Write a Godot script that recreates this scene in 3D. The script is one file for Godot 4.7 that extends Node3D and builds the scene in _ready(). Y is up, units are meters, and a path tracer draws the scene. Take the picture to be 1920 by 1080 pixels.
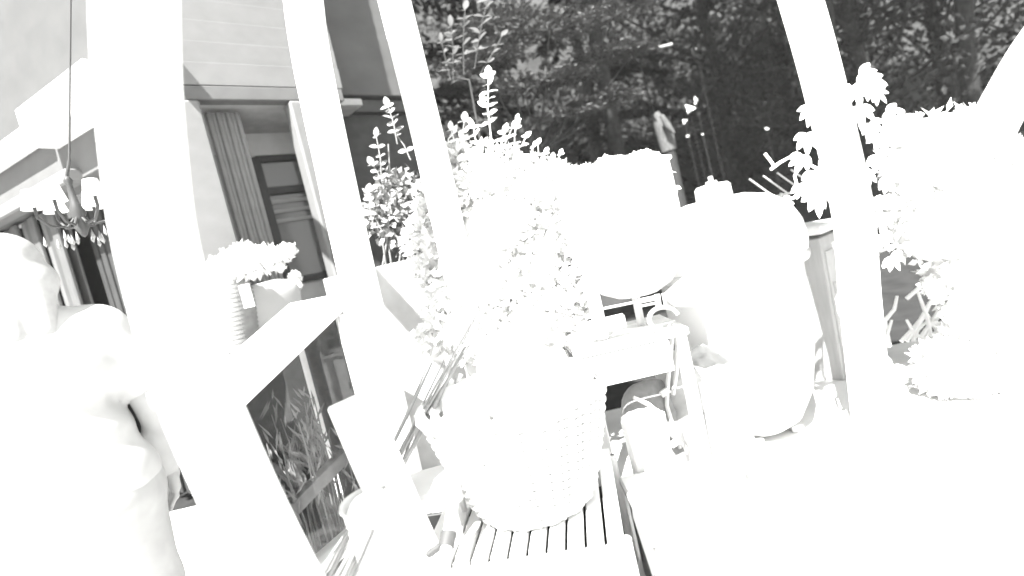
extends Node3D
# A sun-flooded patio seen through bowed posts: person, house corner, pots, shrubs, egg grill, dark wood behind.

const EYE := Vector3(0, 1.45, 0)
var view_basis: Basis
var focal := 540.0 / tan(deg_to_rad(29.0))
var org := Vector3.ZERO
var rng := RandomNumberGenerator.new()
var used := {}
var M := {}

# ------------------------------------------------------------------ helpers
func ray(px, py) -> Vector3:
	return view_basis * Vector3((px - 960.0) / focal, (540.0 - py) / focal, -1.0)
func pz(px, py, depth) -> Vector3:      # point on the sight line at a distance into the garden
	var d = ray(px, py)
	return EYE + d * (depth / -d.z)
func ph(px, py, h) -> Vector3:          # point on the sight line at a height
	var d = ray(px, py)
	return EYE + d * ((h - EYE.y) / d.y)

func numbered(called: String) -> String:
	if not used.has(called):
		used[called] = 0
		return called
	used[called] += 1
	return "%s_%03d" % [called, used[called]]

func thing(called, label, category, base: Vector3, group = "") -> Node3D:
	var o := Node3D.new()
	o.name = numbered(called)
	add_child(o)
	o.position = base
	o.set_meta("label", label)
	o.set_meta("category", category)
	if group != "":
		o.set_meta("group", group)
	org = base
	return o

func part(called, st: SurfaceTool, m, parent, stuff = false, smooth = true) -> MeshInstance3D:
	st.generate_normals()
	var o := MeshInstance3D.new()
	o.name = called
	o.mesh = st.commit()
	o.material_override = m
	parent.add_child(o, true)
	if stuff:
		o.set_meta("kind", "stuff")
	return o

func structure(called, st: SurfaceTool, m) -> MeshInstance3D:
	var o = part(called, st, m, self)
	o.set_meta("kind", "structure")
	return o

func mb(smooth := false) -> SurfaceTool:
	var st := SurfaceTool.new()
	st.begin(Mesh.PRIMITIVE_TRIANGLES)
	st.set_smooth_group(0 if smooth else -1)
	return st

func tri(st, a, b, c):
	st.add_vertex(a - org); st.add_vertex(b - org); st.add_vertex(c - org)
func quad(st, a, b, c, d):
	tri(st, a, b, c); tri(st, a, c, d)

func box(st, c: Vector3, s: Vector3, bs := Basis.IDENTITY, bev := 0.006):
	# a box with chamfered edges
	var h = s * 0.5
	bev = min(bev, min(h.x, min(h.y, h.z)) * 0.45)
	st.set_smooth_group(-1)
	var V = func(sx, sy, sz, ax):
		var p = Vector3(sx * (h.x - (0.0 if ax == 0 else bev)), sy * (h.y - (0.0 if ax == 1 else bev)), sz * (h.z - (0.0 if ax == 2 else bev)))
		return c + bs * p
	for s1 in [-1, 1]:
		var q = [[-1, -1], [1, -1], [1, 1], [-1, 1]]
		if s1 > 0: q.reverse()
		quad(st, V.call(s1, q[0][0], q[0][1], 0), V.call(s1, q[1][0], q[1][1], 0), V.call(s1, q[2][0], q[2][1], 0), V.call(s1, q[3][0], q[3][1], 0))
		quad(st, V.call(q[0][1], s1, q[0][0], 1), V.call(q[1][1], s1, q[1][0], 1), V.call(q[2][1], s1, q[2][0], 1), V.call(q[3][1], s1, q[3][0], 1))
		quad(st, V.call(q[0][0], q[0][1], s1, 2), V.call(q[1][0], q[1][1], s1, 2), V.call(q[2][0], q[2][1], s1, 2), V.call(q[3][0], q[3][1], s1, 2))
	for a in [-1, 1]:
		for b in [-1, 1]:
			quad(st, V.call(-1, a, b, 1), V.call(1, a, b, 1), V.call(1, a, b, 2), V.call(-1, a, b, 2))
			quad(st, V.call(a, -1, b, 0), V.call(a, 1, b, 0), V.call(a, 1, b, 2), V.call(a, -1, b, 2))
			quad(st, V.call(a, b, -1, 0), V.call(a, b, 1, 0), V.call(a, b, 1, 1), V.call(a, b, -1, 1))
			for e in [-1, 1]:
				tri(st, V.call(a, b, e, 0), V.call(a, b, e, 1), V.call(a, b, e, 2))

func bar(st, a: Vector3, b: Vector3, w: float, t: float, up := Vector3.UP, bev := 0.004):
	# a beam from a to b, w across and t along up
	var y = (b - a).normalized()
	var x = y.cross(up)
	if x.length() < 0.01: x = y.cross(Vector3.RIGHT)
	x = x.normalized()
	var z = x.cross(y).normalized()
	box(st, (a + b) * 0.5, Vector3(w, (b - a).length(), t), Basis(x, y, z), bev)

func tube(st, pts: Array, radii, sides := 8, cap := true, flat_square := false):
	# a swept tube through pts; radii is a number or one for each point
	st.set_smooth_group(0)
	var rings = []
	var n = pts.size()
	var prev = Vector3.ZERO
	for i in n:
		var t = (pts[min(i + 1, n - 1)] - pts[max(i - 1, 0)]).normalized()
		var x = prev
		if x == Vector3.ZERO:
			x = t.cross(Vector3(0.13, 0.21, 0.97)).normalized()
		x = (x - t * x.dot(t)).normalized()
		prev = x
		var y = t.cross(x)
		var r = radii[i] if radii is Array else radii
		var ring = []
		for k in sides:
			var a = TAU * k / sides
			ring.append(pts[i] + (x * cos(a) + y * sin(a)) * r)
		rings.append(ring)
	for i in n - 1:
		for k in sides:
			var k2 = (k + 1) % sides
			quad(st, rings[i][k], rings[i + 1][k], rings[i + 1][k2], rings[i][k2])
	if cap:
		st.set_smooth_group(-1)
		for k in range(1, sides - 1):
			tri(st, rings[0][0], rings[0][k], rings[0][k + 1])
			tri(st, rings[n - 1][0], rings[n - 1][k + 1], rings[n - 1][k])

func lathe(st, base: Vector3, prof: Array, segs := 32, folds := 0, fold_depth := 0.0, bs := Basis.IDENTITY):
	st.set_smooth_group(0)
	for i in prof.size() - 1:
		for k in segs:
			var q = []
			for e in [[i, k], [i + 1, k], [i + 1, (k + 1) % segs], [i, (k + 1) % segs]]:
				var a = TAU * e[1] / segs
				var r = prof[e[0]][0]
				var y = prof[e[0]][1]
				if folds > 0:
					r *= 1.0 + fold_depth * cos(a * folds)
				q.append(base + bs * Vector3(r * cos(a), y, r * sin(a)))
			if prof[i][0] < 1e-5: tri(st, q[0], q[1], q[2])
			elif prof[i + 1][0] < 1e-5: tri(st, q[0], q[1], q[3])
			else: quad(st, q[0], q[1], q[2], q[3])

func lump(st, c: Vector3, r: Vector3, amp: float, freq: float, n := 10, m := 16, bs := Basis.IDENTITY, pw := 1.0):
	# an uneven rounded body
	st.set_smooth_group(0)
	var nz := FastNoiseLite.new()
	nz.seed = 3; nz.frequency = freq
	var P = func(i, k):
		var th = PI * i / n
		var a = TAU * (k % m) / m
		var d = Vector3(sin(th) * cos(a), cos(th), sin(th) * sin(a))
		if pw != 1.0:
			d = Vector3(sign(d.x) * pow(abs(d.x), pw), sign(d.y) * pow(abs(d.y), pw), sign(d.z) * pow(abs(d.z), pw))
		var q = Vector3(d.x * r.x, d.y * r.y, d.z * r.z)
		var w = c + bs * q
		return c + bs * (q * (1.0 + amp * nz.get_noise_3dv(w * 10.0)))
	for i in n:
		for k in m:
			var a = P.call(i, k); var b = P.call(i + 1, k); var c2 = P.call(i + 1, k + 1); var d2 = P.call(i, k + 1)
			if i == 0: tri(st, a, c2, b)
			elif i == n - 1: tri(st, a, d2, b)
			else: quad(st, a, d2, c2, b)

func leaf_shape(st, c: Vector3, along: Vector3, face: Vector3, l: float, w: float):
	# a folded pointed leaf, stalk end at c
	var s = along.cross(face).normalized() * w * 0.5
	var n = s.cross(along).normalized()
	var a = c
	var m1 = c + along * l * 0.4
	var t = c + along * l - n * l * 0.12
	var up = n * w * 0.12
	tri(st, a, m1 + s + up, m1)
	tri(st, m1, m1 + s + up, t)
	tri(st, a, m1, m1 - s + up)
	tri(st, m1, t, m1 - s + up)

func rv() -> Vector3:
	var v = Vector3(rng.randfn(), rng.randfn(), rng.randfn())
	return v.normalized()

func rf(a, b): return rng.randf_range(a, b)

func g(v: float, warm := 0.0) -> Color:     # a linear grey as an sRGB colour, a breath of warmth
	return Color(v * (1.0 + warm), v * (1.0 + warm * 0.6), v * (1.0 - warm)).linear_to_srgb()

func material(v: float, rough := 0.7, vary := 0.0, scale := 1.0, bump := 0.0, stretch := Vector3.ONE) -> StandardMaterial3D:
	var m := StandardMaterial3D.new()
	m.roughness = rough
	m.cull_mode = BaseMaterial3D.CULL_DISABLED
	m.albedo_color = g(v, 0.004)
	if vary > 0.0:
		var nz := FastNoiseLite.new()
		nz.seed = int(v * 1000.0) + int(scale * 10.0)
		nz.frequency = 0.012
		nz.fractal_octaves = 5
		var src := nz.get_seamless_image(256, 256)
		var img := Image.create(256, 256, true, Image.FORMAT_RGB8)
		for y in 256:
			for x in 256:
				var k = src.get_pixel(x, y).r
				img.set_pixel(x, y, g(clamp(v * (1.0 + vary * (k - 0.5) * 2.0), 0.004, 0.9), 0.004))
		img.generate_mipmaps()
		m.albedo_color = Color.WHITE
		m.albedo_texture = ImageTexture.create_from_image(img)
		m.uv1_triplanar = true
		m.uv1_world_triplanar = true
		m.uv1_scale = stretch * scale
		if bump > 0.0:
			var nm := Image.create(256, 256, true, Image.FORMAT_RGB8)
			nm.copy_from(src)
			nm.convert(Image.FORMAT_RGBA8)
			nm.bump_map_to_normal_map(bump)
			m.normal_enabled = true
			m.normal_texture = ImageTexture.create_from_image(nm)
	return m

# ------------------------------------------------------------------ scene
func _ready():
	rng.seed = 41
	# camera
	var cam := Camera3D.new()
	cam.name = "camera"
	view_basis = Basis(Vector3.RIGHT, deg_to_rad(-5.0)) * Basis(Vector3.BACK, deg_to_rad(-13.0))
	cam.transform = Transform3D(view_basis, EYE)
	cam.fov = 58.0
	cam.near = 0.05
	cam.far = 600.0
	var lens := CameraAttributesPhysical.new()
	lens.frustum_focal_length = 12.0 / tan(deg_to_rad(29.0))
	lens.frustum_focus_distance = 2.3
	lens.exposure_aperture = 1.2
	cam.attributes = lens
	add_child(cam)
	cam.fov = 58.0
	cam.current = true
	# sky
	var we := WorldEnvironment.new()
	we.name = "world_environment"
	var env := Environment.new()
	env.background_mode = Environment.BG_SKY
	var sky := Sky.new()
	var sm := ProceduralSkyMaterial.new()
	sm.sky_top_color = Color(0.62, 0.625, 0.62)
	sm.sky_horizon_color = Color(0.74, 0.74, 0.735)
	sm.ground_horizon_color = Color(0.3, 0.3, 0.295)
	sm.ground_bottom_color = Color(0.2, 0.2, 0.195)
	sm.sun_angle_max = 0.0
	sky.sky_material = sm
	env.sky = sky
	env.tonemap_mode = Environment.TONE_MAPPER_LINEAR
	env.tonemap_exposure = 6.0
	env.fog_enabled = true
	env.fog_density = 0.0016
	env.fog_light_color = Color(0.9, 0.9, 0.89)
	env.sdfgi_enabled = true
	env.ssao_enabled = true
	env.ssil_enabled = true
	we.environment = env
	add_child(we)
	# sun: high, behind the camera and to its left
	var sun := DirectionalLight3D.new()
	sun.name = "sun"
	sun.light_energy = 1.3
	sun.light_color = Color(1.0, 0.998, 0.99)
	sun.light_angular_distance = 0.6
	sun.shadow_enabled = true
	add_child(sun)
	var to_sun := Vector3(-0.22, 0.80, 0.56).normalized()
	sun.transform = Transform3D(Basis.looking_at(-to_sun, Vector3.UP), Vector3(0, 10, 0))

	make_materials()
	setting()
	house()
	posts()
	wood()
	shrubs()
	objects()
	person()

func make_materials():
	M.white = material(0.62, 0.6, 0.06, 1.3)
	M.paint = material(0.72, 0.5, 0.08, 2.0)
	M.pale = material(0.6, 0.8, 0.12, 2.0)
	M.leaf_pale = material(0.8, 0.7)
	M.leaf_pale.backlight = g(0.35)
	M.petal = material(0.8, 0.8)
	M.petal.backlight = g(0.3)
	M.wicker = material(0.64, 0.75, 0.1, 6.0)
	M.patio = material(0.66, 0.85, 0.1, 0.8)
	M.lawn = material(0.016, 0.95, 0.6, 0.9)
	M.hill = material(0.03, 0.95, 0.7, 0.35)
	M.bark = material(0.05, 0.9, 0.5, 3.0)
	M.bark_dark = material(0.03, 0.95, 0.5, 3.0)
	M.bark_pale = material(0.11, 0.9, 0.4, 3.0)
	M.wood_grey = material(0.42, 0.8, 0.2, 2.0, 0.0, Vector3(6, 0.5, 6))
	M.metal = material(0.5, 0.35, 0.1, 3.0)
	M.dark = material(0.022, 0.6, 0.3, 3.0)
	M.bag = material(0.36, 0.85, 0.15, 4.0)
	M.stick = material(0.3, 0.8, 0.3, 5.0)

func setting():
	org = Vector3.ZERO
	var st = mb()
	# garden ground, one sheet
	quad(st, Vector3(-260, -0.1, 120), Vector3(260, -0.1, 120), Vector3(260, -0.1, -260), Vector3(-260, -0.1, -260))
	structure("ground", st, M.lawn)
	st = mb()
	box(st, Vector3(0, -0.045, -0.2), Vector3(15, 0.09, 7.5), Basis.IDENTITY, 0.01)
	structure("patio", st, M.patio)
	# wooded bank rising behind the garden
	st = mb(true)
	var nz := FastNoiseLite.new(); nz.seed = 8; nz.frequency = 0.09
	var H = func(i, k):
		var x = -34.0 + i * 1.0
		var z = -9.0 - k * 1.0
		var t = clamp((-z - 9.0) / 22.0, 0.0, 1.0)
		return Vector3(x, -0.15 + 20.0 * t * t * (3.0 - 2.0 * t) + 1.2 * nz.get_noise_2d(x * 3.0, z * 3.0) * min(1.0, t * 5.0), z)
	for i in 68:
		for k in 30:
			quad(st, H.call(i, k), H.call(i, k + 1), H.call(i + 1, k + 1), H.call(i + 1, k))
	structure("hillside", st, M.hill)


func onp(px, py, p0: Vector3, n: Vector3) -> Vector3:    # where a sight line meets a wall plane
	var d = ray(px, py)
	return EYE + d * ((p0 - EYE).dot(n) / d.dot(n))

func house():
	var C := Vector3(-2.215, 0, -3.475)
	var dl := Vector3(-0.879, 0, -0.476).normalized()
	var dr := Vector3(0.757, 0, -0.653).normalized()
	var nl := Vector3(-0.476, 0, 0.879).normalized()
	var nr := Vector3(0.653, 0, 0.757).normalized()
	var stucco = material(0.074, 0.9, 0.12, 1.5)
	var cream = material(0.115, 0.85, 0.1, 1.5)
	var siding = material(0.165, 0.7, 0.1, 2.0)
	var trim = material(0.16, 0.6, 0.05, 2.0)
	var recess = material(0.42, 0.9, 0.15, 2.0)
	var drape = material(0.2, 0.9, 0.2, 4.0, 0.0, Vector3(6, 0.4, 6))
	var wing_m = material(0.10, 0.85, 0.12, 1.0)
	var h = thing("house", "pale house corner with lapped siding, white eave beam and recessed porch", "house", C)
	# left facade: plain wall above the eave beam, pale wall below
	var st = mb()
	var bl = Basis(dl, Vector3.UP, dl.cross(Vector3.UP))
	box(st, C + dl * 3.0 + Vector3(0, 5.1, 0) - nl * 0.1, Vector3(6.0, 4.0, 0.2), bl)
	part("upper_wall", st, stucco, h)
	st = mb()
	box(st, C + dl * 3.0 + Vector3(0, 2.83, 0) - nl * 0.12, Vector3(6.0, 0.5, 0.18), bl)
	part("lower_wall", st, cream, h)
	st = mb()
	box(st, C + dl * 0.42 + Vector3(0, 2.98, 0) + nl * 0.06, Vector3(0.98, 0.27, 0.2), bl, 0.012)
	part("eave_beam", st, M.paint, h)
	st = mb()
	box(st, C + dl * 3.5 + Vector3(0, 2.99, 0) + nl * 0.03, Vector3(5.1, 0.13, 0.12), bl, 0.012)
	part("gutter", st, M.paint, h)
	st = mb()
	box(st, C + dl * 3.2 + Vector3(0, 2.6, 0) + nl * 0.01, Vector3(5.0, 0.1, 0.12), bl, 0.012)
	part("string_course", st, trim, h)
	# dark doorway next to the corner and upright boards beyond it
	st = mb()
	box(st, C + dl * 3.0 + Vector3(0, 1.29, 0) - nl * 0.55, Vector3(6.0, 2.57, 0.1), bl)
	part("doorway_back", st, wing_m, h)
	var door_m = material(0.03, 0.8, 0.35, 3.0, 0.0, Vector3(7, 0.4, 7))
	st = mb()
	for k in 19:
		box(st, C + dl * (0.06 + 0.075 * k) + Vector3(0, 1.28, 0) - nl * (0.30 + 0.02 * sin(k * 1.9)), Vector3(0.068, 2.54, 0.02), bl, 0.008)
	part("doorway_curtain", st, door_m, h)
	st = mb()
	box(st, C + dl * 3.3 + Vector3(0, 1.28, 0) - nl * 0.21, Vector3(3.6, 2.54, 0.02), bl)
	part("board_backing", st, cream, h)
	var tones = [material(0.12, 0.8, 0.25, 2.5, 0.0, Vector3(8, 0.5, 8)), material(0.09, 0.8, 0.3, 2.5, 0.0, Vector3(8, 0.5, 8)), material(0.06, 0.8, 0.3, 2.5, 0.0, Vector3(8, 0.5, 8))]
	for k in 24:
		st = mb()
		var w = 0.11
		box(st, C + dl * (1.52 + 0.115 * k) + Vector3(0, 1.28, 0) - nl * (0.12 + 0.02 * (k % 3)), Vector3(w, 2.54, 0.03), bl, 0.006)
		part("board", st, tones[(k * 7 + 1) % 3 if k != 1 else 2], h)
	# right facade: lapped boards over the porch
	var br = Basis(dr, Vector3.UP, dr.cross(Vector3.UP))
	for k in 15:
		st = mb()
		var tilt = br * Basis(Vector3.RIGHT, deg_to_rad(2.5))
		box(st, C + dr * 0.80 + Vector3(0, 3.10 + 0.15 * k, 0) - nr * 0.02, Vector3(1.6, 0.158, 0.022), tilt, 0.002)
		part("siding_board", st, siding, h)
	st = mb()
	box(st, C + dr * 0.8 + Vector3(0, 4.15, 0) - nr * 0.12, Vector3(1.58, 2.3, 0.14), br)
	part("siding_backing", st, stucco, h)
	st = mb()
	box(st, C + dr * 0.8 + Vector3(0, 2.965, 0) - nr * 0.07, Vector3(1.58, 0.1, 0.12), br)
	part("lintel", st, material(0.11, 0.8, 0.15, 2.0), h)
	st = mb()
	box(st, C + dr * 0.9 + Vector3(0, 2.97, 0) - nr * 0.66, Vector3(1.9, 0.06, 0.95), br)
	part("porch_ceiling", st, recess, h)
	# porch columns
	for c in [[0.36, 0.26], [1.20, 0.17]]:
		st = mb()
		box(st, C + dr * c[0] + Vector3(0, 1.455, 0) - nr * 0.07, Vector3(c[1], 2.91, 0.15), br, 0.015)
		part("column", st, siding, h)
	# curtain of narrow folds
	st = mb()
	for k in 9:
		tube(st, [C + dr * (0.52 + 0.034 * k) + Vector3(0, 0.02, 0) - nr * (0.26 + 0.012 * (k % 2)), C + dr * (0.52 + 0.034 * k) + Vector3(0, 2.9, 0) - nr * (0.26 + 0.012 * (k % 2))], 0.021, 8)
	part("porch_curtain", st, drape, h)
	st = mb()
	box(st, C + dr * 1.35 + Vector3(0, 1.48, 0) - nr * 1.0, Vector3(2.2, 2.95, 0.12), br)
	part("porch_wall", st, material(0.6, 0.9, 0.1, 2.0), h)
	# window in the porch wall
	var dark_frame = material(0.05, 0.6, 0.2, 3.0)
	var wp = C - nr * 0.93
	var w0 = onp(478, 300, wp, nr)
	var w1 = onp(575, 290, wp, nr)
	var wl = (w1 - w0).dot(dr)
	var wt = w0.y
	var win = Node3D.new(); win.name = "window"; h.add_child(win, true)
	var wc = w0 + dr * (wl * 0.5)
	for e in [[0.0, wt, wl, 0.06], [0.0, wt - 0.30, wl, 0.07], [0.0, wt - 1.15, wl, 0.06]]:
		st = mb()
		box(st, Vector3(wc.x, e[1], wc.z) + dr * e[0], Vector3(e[2], e[3], 0.06), br, 0.005)
		part("frame", st, dark_frame, win)
	for e in [-0.5, 0.5]:
		st = mb()
		box(st, Vector3(wc.x, wt - 0.58, wc.z) + dr * (wl * e), Vector3(0.07, 1.2, 0.07), br, 0.005)
		part("frame", st, dark_frame, win)
	var glass = material(0.16, 0.08)
	for e in [[wt - 0.15, 0.24], [wt - 0.73, 0.8]]:
		st = mb()
		box(st, Vector3(wc.x, e[0], wc.z) - nr * 0.015, Vector3(wl - 0.07, e[1], 0.015), br, 0.002)
		part("pane", st, glass, win)
	var slat_m = material(0.34, 0.7)
	for k in 3:
		st = mb()
		box(st, Vector3(wc.x, wt - 0.4 - 0.09 * k, wc.z) + nr * 0.012, Vector3(wl - 0.08, 0.035, 0.012), br, 0.003)
		part("slat", st, slat_m, win)
	# set-back wing beyond the porch
	var wg = C + dr * 2.12 - nr * 0.45
	st = mb()
	box(st, wg + Vector3(0, 4.5, 0), Vector3(1.1, 2.8, 0.15), br)
	part("wing_wall", st, wing_m, h)
	st = mb()
	box(st, wg + Vector3(0, 3.02, 0) - nr * 0.03, Vector3(1.1, 0.12, 0.1), br)
	part("wing_beam", st, dark_frame, h)
	st = mb()
	box(st, wg + Vector3(0, 1.48, 0) - nr * 0.1, Vector3(1.1, 2.94, 0.12), br)
	part("wing_lower_wall", st, material(0.05, 0.8, 0.3, 2.0), h)

func square_post(st, pts: Array, w: float, t: float, face := Vector3(0, 0, 1)):
	# a bowed timber of rectangular section with eased edges
	var prof = [[-1, -0.8], [-0.8, -1], [0.8, -1], [1, -0.8], [1, 0.8], [0.8, 1], [-0.8, 1], [-1, 0.8]]
	var rings = []
	var n = pts.size()
	for i in n:
		var d = (pts[min(i + 1, n - 1)] - pts[max(i - 1, 0)]).normalized()
		var f = face
		f = (f - d * f.dot(d)).normalized()
		var x = d.cross(f).normalized()
		var ring = []
		for q in prof:
			ring.append(pts[i] + x * q[0] * w * 0.5 + f * q[1] * t * 0.5)
		rings.append(ring)
	for k in 8:
		st.set_smooth_group(k + 1)
		for i in n - 1:
			var k2 = (k + 1) % 8
			quad(st, rings[i][k], rings[i + 1][k], rings[i + 1][k2], rings[i][k2])
	st.set_smooth_group(-1)
	for k in range(1, 7):
		tri(st, rings[0][0], rings[0][k], rings[0][k + 1])
		tri(st, rings[n - 1][0], rings[n - 1][k + 1], rings[n - 1][k])

func post_path(pix: Array, depth: float) -> Array:
	var c := Curve3D.new()
	var last = null
	for i in pix.size():
		var p = pz(pix[i][0], pix[i][1], depth)
		if p.y > 0.02:
			c.add_point(p)
			last = p
	var pp = c.get_point_position(c.point_count - 2)
	var d = (last - pp).normalized()
	c.add_point(last + d * (last.y / -d.y))
	# smooth tangents
	for i in range(1, c.point_count - 1):
		var t = (c.get_point_position(i + 1) - c.get_point_position(i - 1)) * 0.16
		c.set_point_in(i, -t); c.set_point_out(i, t)
	var out = []
	var L = c.get_baked_length()
	for i in 41:
		out.append(c.sample_baked(L * i / 40.0, true))
	return out

func posts():
	var specs = [
		["broad white bowed post beside the person in white", [[246, -300], [256, -60], [258, 0], [265, 200], [292, 440], [330, 600], [374, 745], [440, 900], [524, 1070], [640, 1280]], 1.2, 0.158],
		["white bowed post between the cold frame and the house wing", [[545, -200], [570, 0], [590, 140], [663, 483], [700, 640], [738, 800], [785, 1000]], 2.5, 0.17],
		["slim white post rising out of the leafy shrub beside the dark wood", [[690, -200], [739, 0], [797, 235], [842, 430], [885, 620]], 3.0, 0.175],
		["white post wrapped in a lobed climbing vine behind the egg grill", [[1440, -200], [1500, 0], [1537, 130], [1578, 300], [1600, 407], [1611, 550], [1624, 680], [1640, 850]], 2.75, 0.19]]
	for s in specs:
		var path = post_path(s[1], s[2])
		var o = thing("pergola_post", s[0], "post", path[path.size() - 1], "white pergola posts")
		var st = mb()
		var face = Vector3(-path[20].x, 0, -path[20].z).normalized()
		square_post(st, path, s[3], s[3], face)
		part("shaft", st, M.white, o)
		st = mb()
		var b = path[path.size() - 1]
		box(st, b + Vector3(0, 0.035, 0), Vector3(s[3] + 0.06, 0.07, s[3] + 0.06), Basis(Vector3.UP, atan2(face.x, face.z)), 0.012)
		part("foot", st, M.white, o)
	# arched hoop at the right
	var pix = [[2320, -160], [2200, -130], [2080, -60], [2000, 20], [1940, 98], [1893, 178], [1858, 245], [1838, 320], [1830, 420], [1828, 560]]
	var path = post_path(pix, 3.45)
	var o = thing("garden_arch", "thick white arched hoop rising out of the white flowering bush", "arch", path[path.size() - 1])
	var st = mb()
	var top = path[0]
	# the far half of the hoop comes down beyond the picture
	var full = []
	for i in range(1, 30):
		var a = PI * 0.5 - PI * 0.5 * i / 29.0
		full.append(top + Vector3(1.0 * cos(a), (sin(a) - 1.0) * top.y, 0))
	full.reverse()
	full[0].y = 0.0
	square_post(st, full + path, 0.25, 0.14)
	part("hoop", st, M.white, o)
	for b in [path[path.size() - 1], full[0]]:
		st = mb()
		box(st, b + Vector3(0, 0.025, 0), Vector3(0.3, 0.05, 0.24), Basis.IDENTITY, 0.01)
		part("foot", st, M.white, o)

# ------------------------------------------------------------------ the dark wood
func tree(called, label, base: Vector3, h: float, spread: float, nlimb: int, nleaf: int, ls: float, m, kind: String, bark, group := "trees of the dark wood"):
	var o = thing(called, label, "tree", base, group)
	var st = mb()
	var bend = Vector3(rf(-0.2, 0.2), 0, rf(-0.2, 0.2)) * h * 0.15
	var tr = []
	var rr = []
	for i in 9:
		var t = i / 8.0
		tr.append(base + Vector3(0, h * 0.96 * t - 0.1, 0) + bend * t * t + Vector3(rf(-1, 1), 0, rf(-1, 1)) * 0.03 * h * 0.2)
		rr.append(lerp(0.022 * h + 0.02, 0.012, t))
	tube(st, tr, rr, 8)
	var leaves = mb()
	for i in nlimb:
		var t = rf(0.12, 0.98)
		var a = rf(0, TAU)
		var p = base + Vector3(0, h * 0.95 * t, 0) + bend * t * t
		var ln
		var dir
		if kind == "conifer":
			ln = spread * (1.05 - t) * rf(0.75, 1.15) + 0.25
			dir = Vector3(cos(a), rf(-0.12, 0.22), sin(a))
		else:
			ln = spread * (0.45 + 0.75 * sin(PI * clamp(t, 0.08, 0.98))) * rf(0.6, 1.1)
			dir = Vector3(cos(a), rf(0.1, 0.75), sin(a)).normalized()
		var pts = []
		var rad = []
		for k in 6:
			var u = k / 5.0
			var droop = -0.28 * u * u * ln if kind == "conifer" else 0.1 * u * u * ln
			pts.append(p + dir * ln * u + Vector3(0, droop, 0) + rv() * 0.04 * ln * u)
			rad.append(lerp(0.012 + 0.008 * ln, 0.004, u))
		tube(st, pts, rad, 5, false)
		var per = int(nleaf / float(nlimb))
		for k in per:
			var u = pow(rf(0.0, 1.0), 0.7)
			var f = u * 4.999
			var q = pts[int(f)].lerp(pts[int(f) + 1], f - int(f))
			if kind == "conifer":
				var side = Vector3(-sin(a), 0, cos(a)) * (1 if k % 2 == 0 else -1)
				var w = ln * 0.30 * (1.1 - u)
				q += side * w * rf(0.0, 1.0) + Vector3(0, rf(-0.07, 0.03) - 0.05 * u, 0)
				var al = (side * 0.8 + dir * 0.7 + Vector3(0, rf(-0.5, 0.15), 0)).normalized()
				leaf_shape(leaves, q, al, (Vector3.UP + rv() * 0.6).normalized(), ls * rf(0.7, 1.4), ls * 0.34)
			else:
				q += rv() * ln * 0.22 * rf(0.2, 1.0)
				var al = (rv() + Vector3(0, -0.25, 0)).normalized()
				leaf_shape(leaves, q, al, rv(), ls * rf(0.6, 1.2), ls * 0.55)
	part("trunk", st, bark, o)
	part("crown", leaves, m, o, true)
	return o

func shade_tree(label, base: Vector3, m):  # tree added for the shade its unseen crown casts
	var o = thing("added_shade_tree", label, "tree", base, "added shade trees over the dark wood")
	var st = mb()
	var top = base + Vector3(rf(-0.3, 0.3), 8.4, 1.2)
	tube(st, [base, base + Vector3(0.05, 3.0, 0.1), base + Vector3(0.0, 6.0, 0.5), top], [0.16, 0.12, 0.11, 0.09], 9)
	var leaves = mb()
	for i in 44:
		var a = TAU * i / 44.0 + rf(-0.1, 0.1)
		var tip = top + Vector3(cos(a) * rf(1.2, 4.4), rf(-0.2, 3.4), sin(a) * rf(1.2, 3.8) + 0.8)
		var st0 = base.lerp(top, rf(0.8, 1.0))
		var q = st0.lerp(tip, 0.5) + Vector3(0, 0.4, 0)
		tube(st, [st0, q, tip], [0.06, 0.035, 0.01], 5, false)
		for k in 300:
			var p = q.lerp(tip, rf(0.0, 1.05)) + rv() * rf(0.1, 0.95)
			leaf_shape(leaves, p, rv(), rv(), rf(0.28, 0.46), 0.3)
	part("trunk", st, M.bark_dark, o)
	part("crown", leaves, m, o, true)

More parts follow.
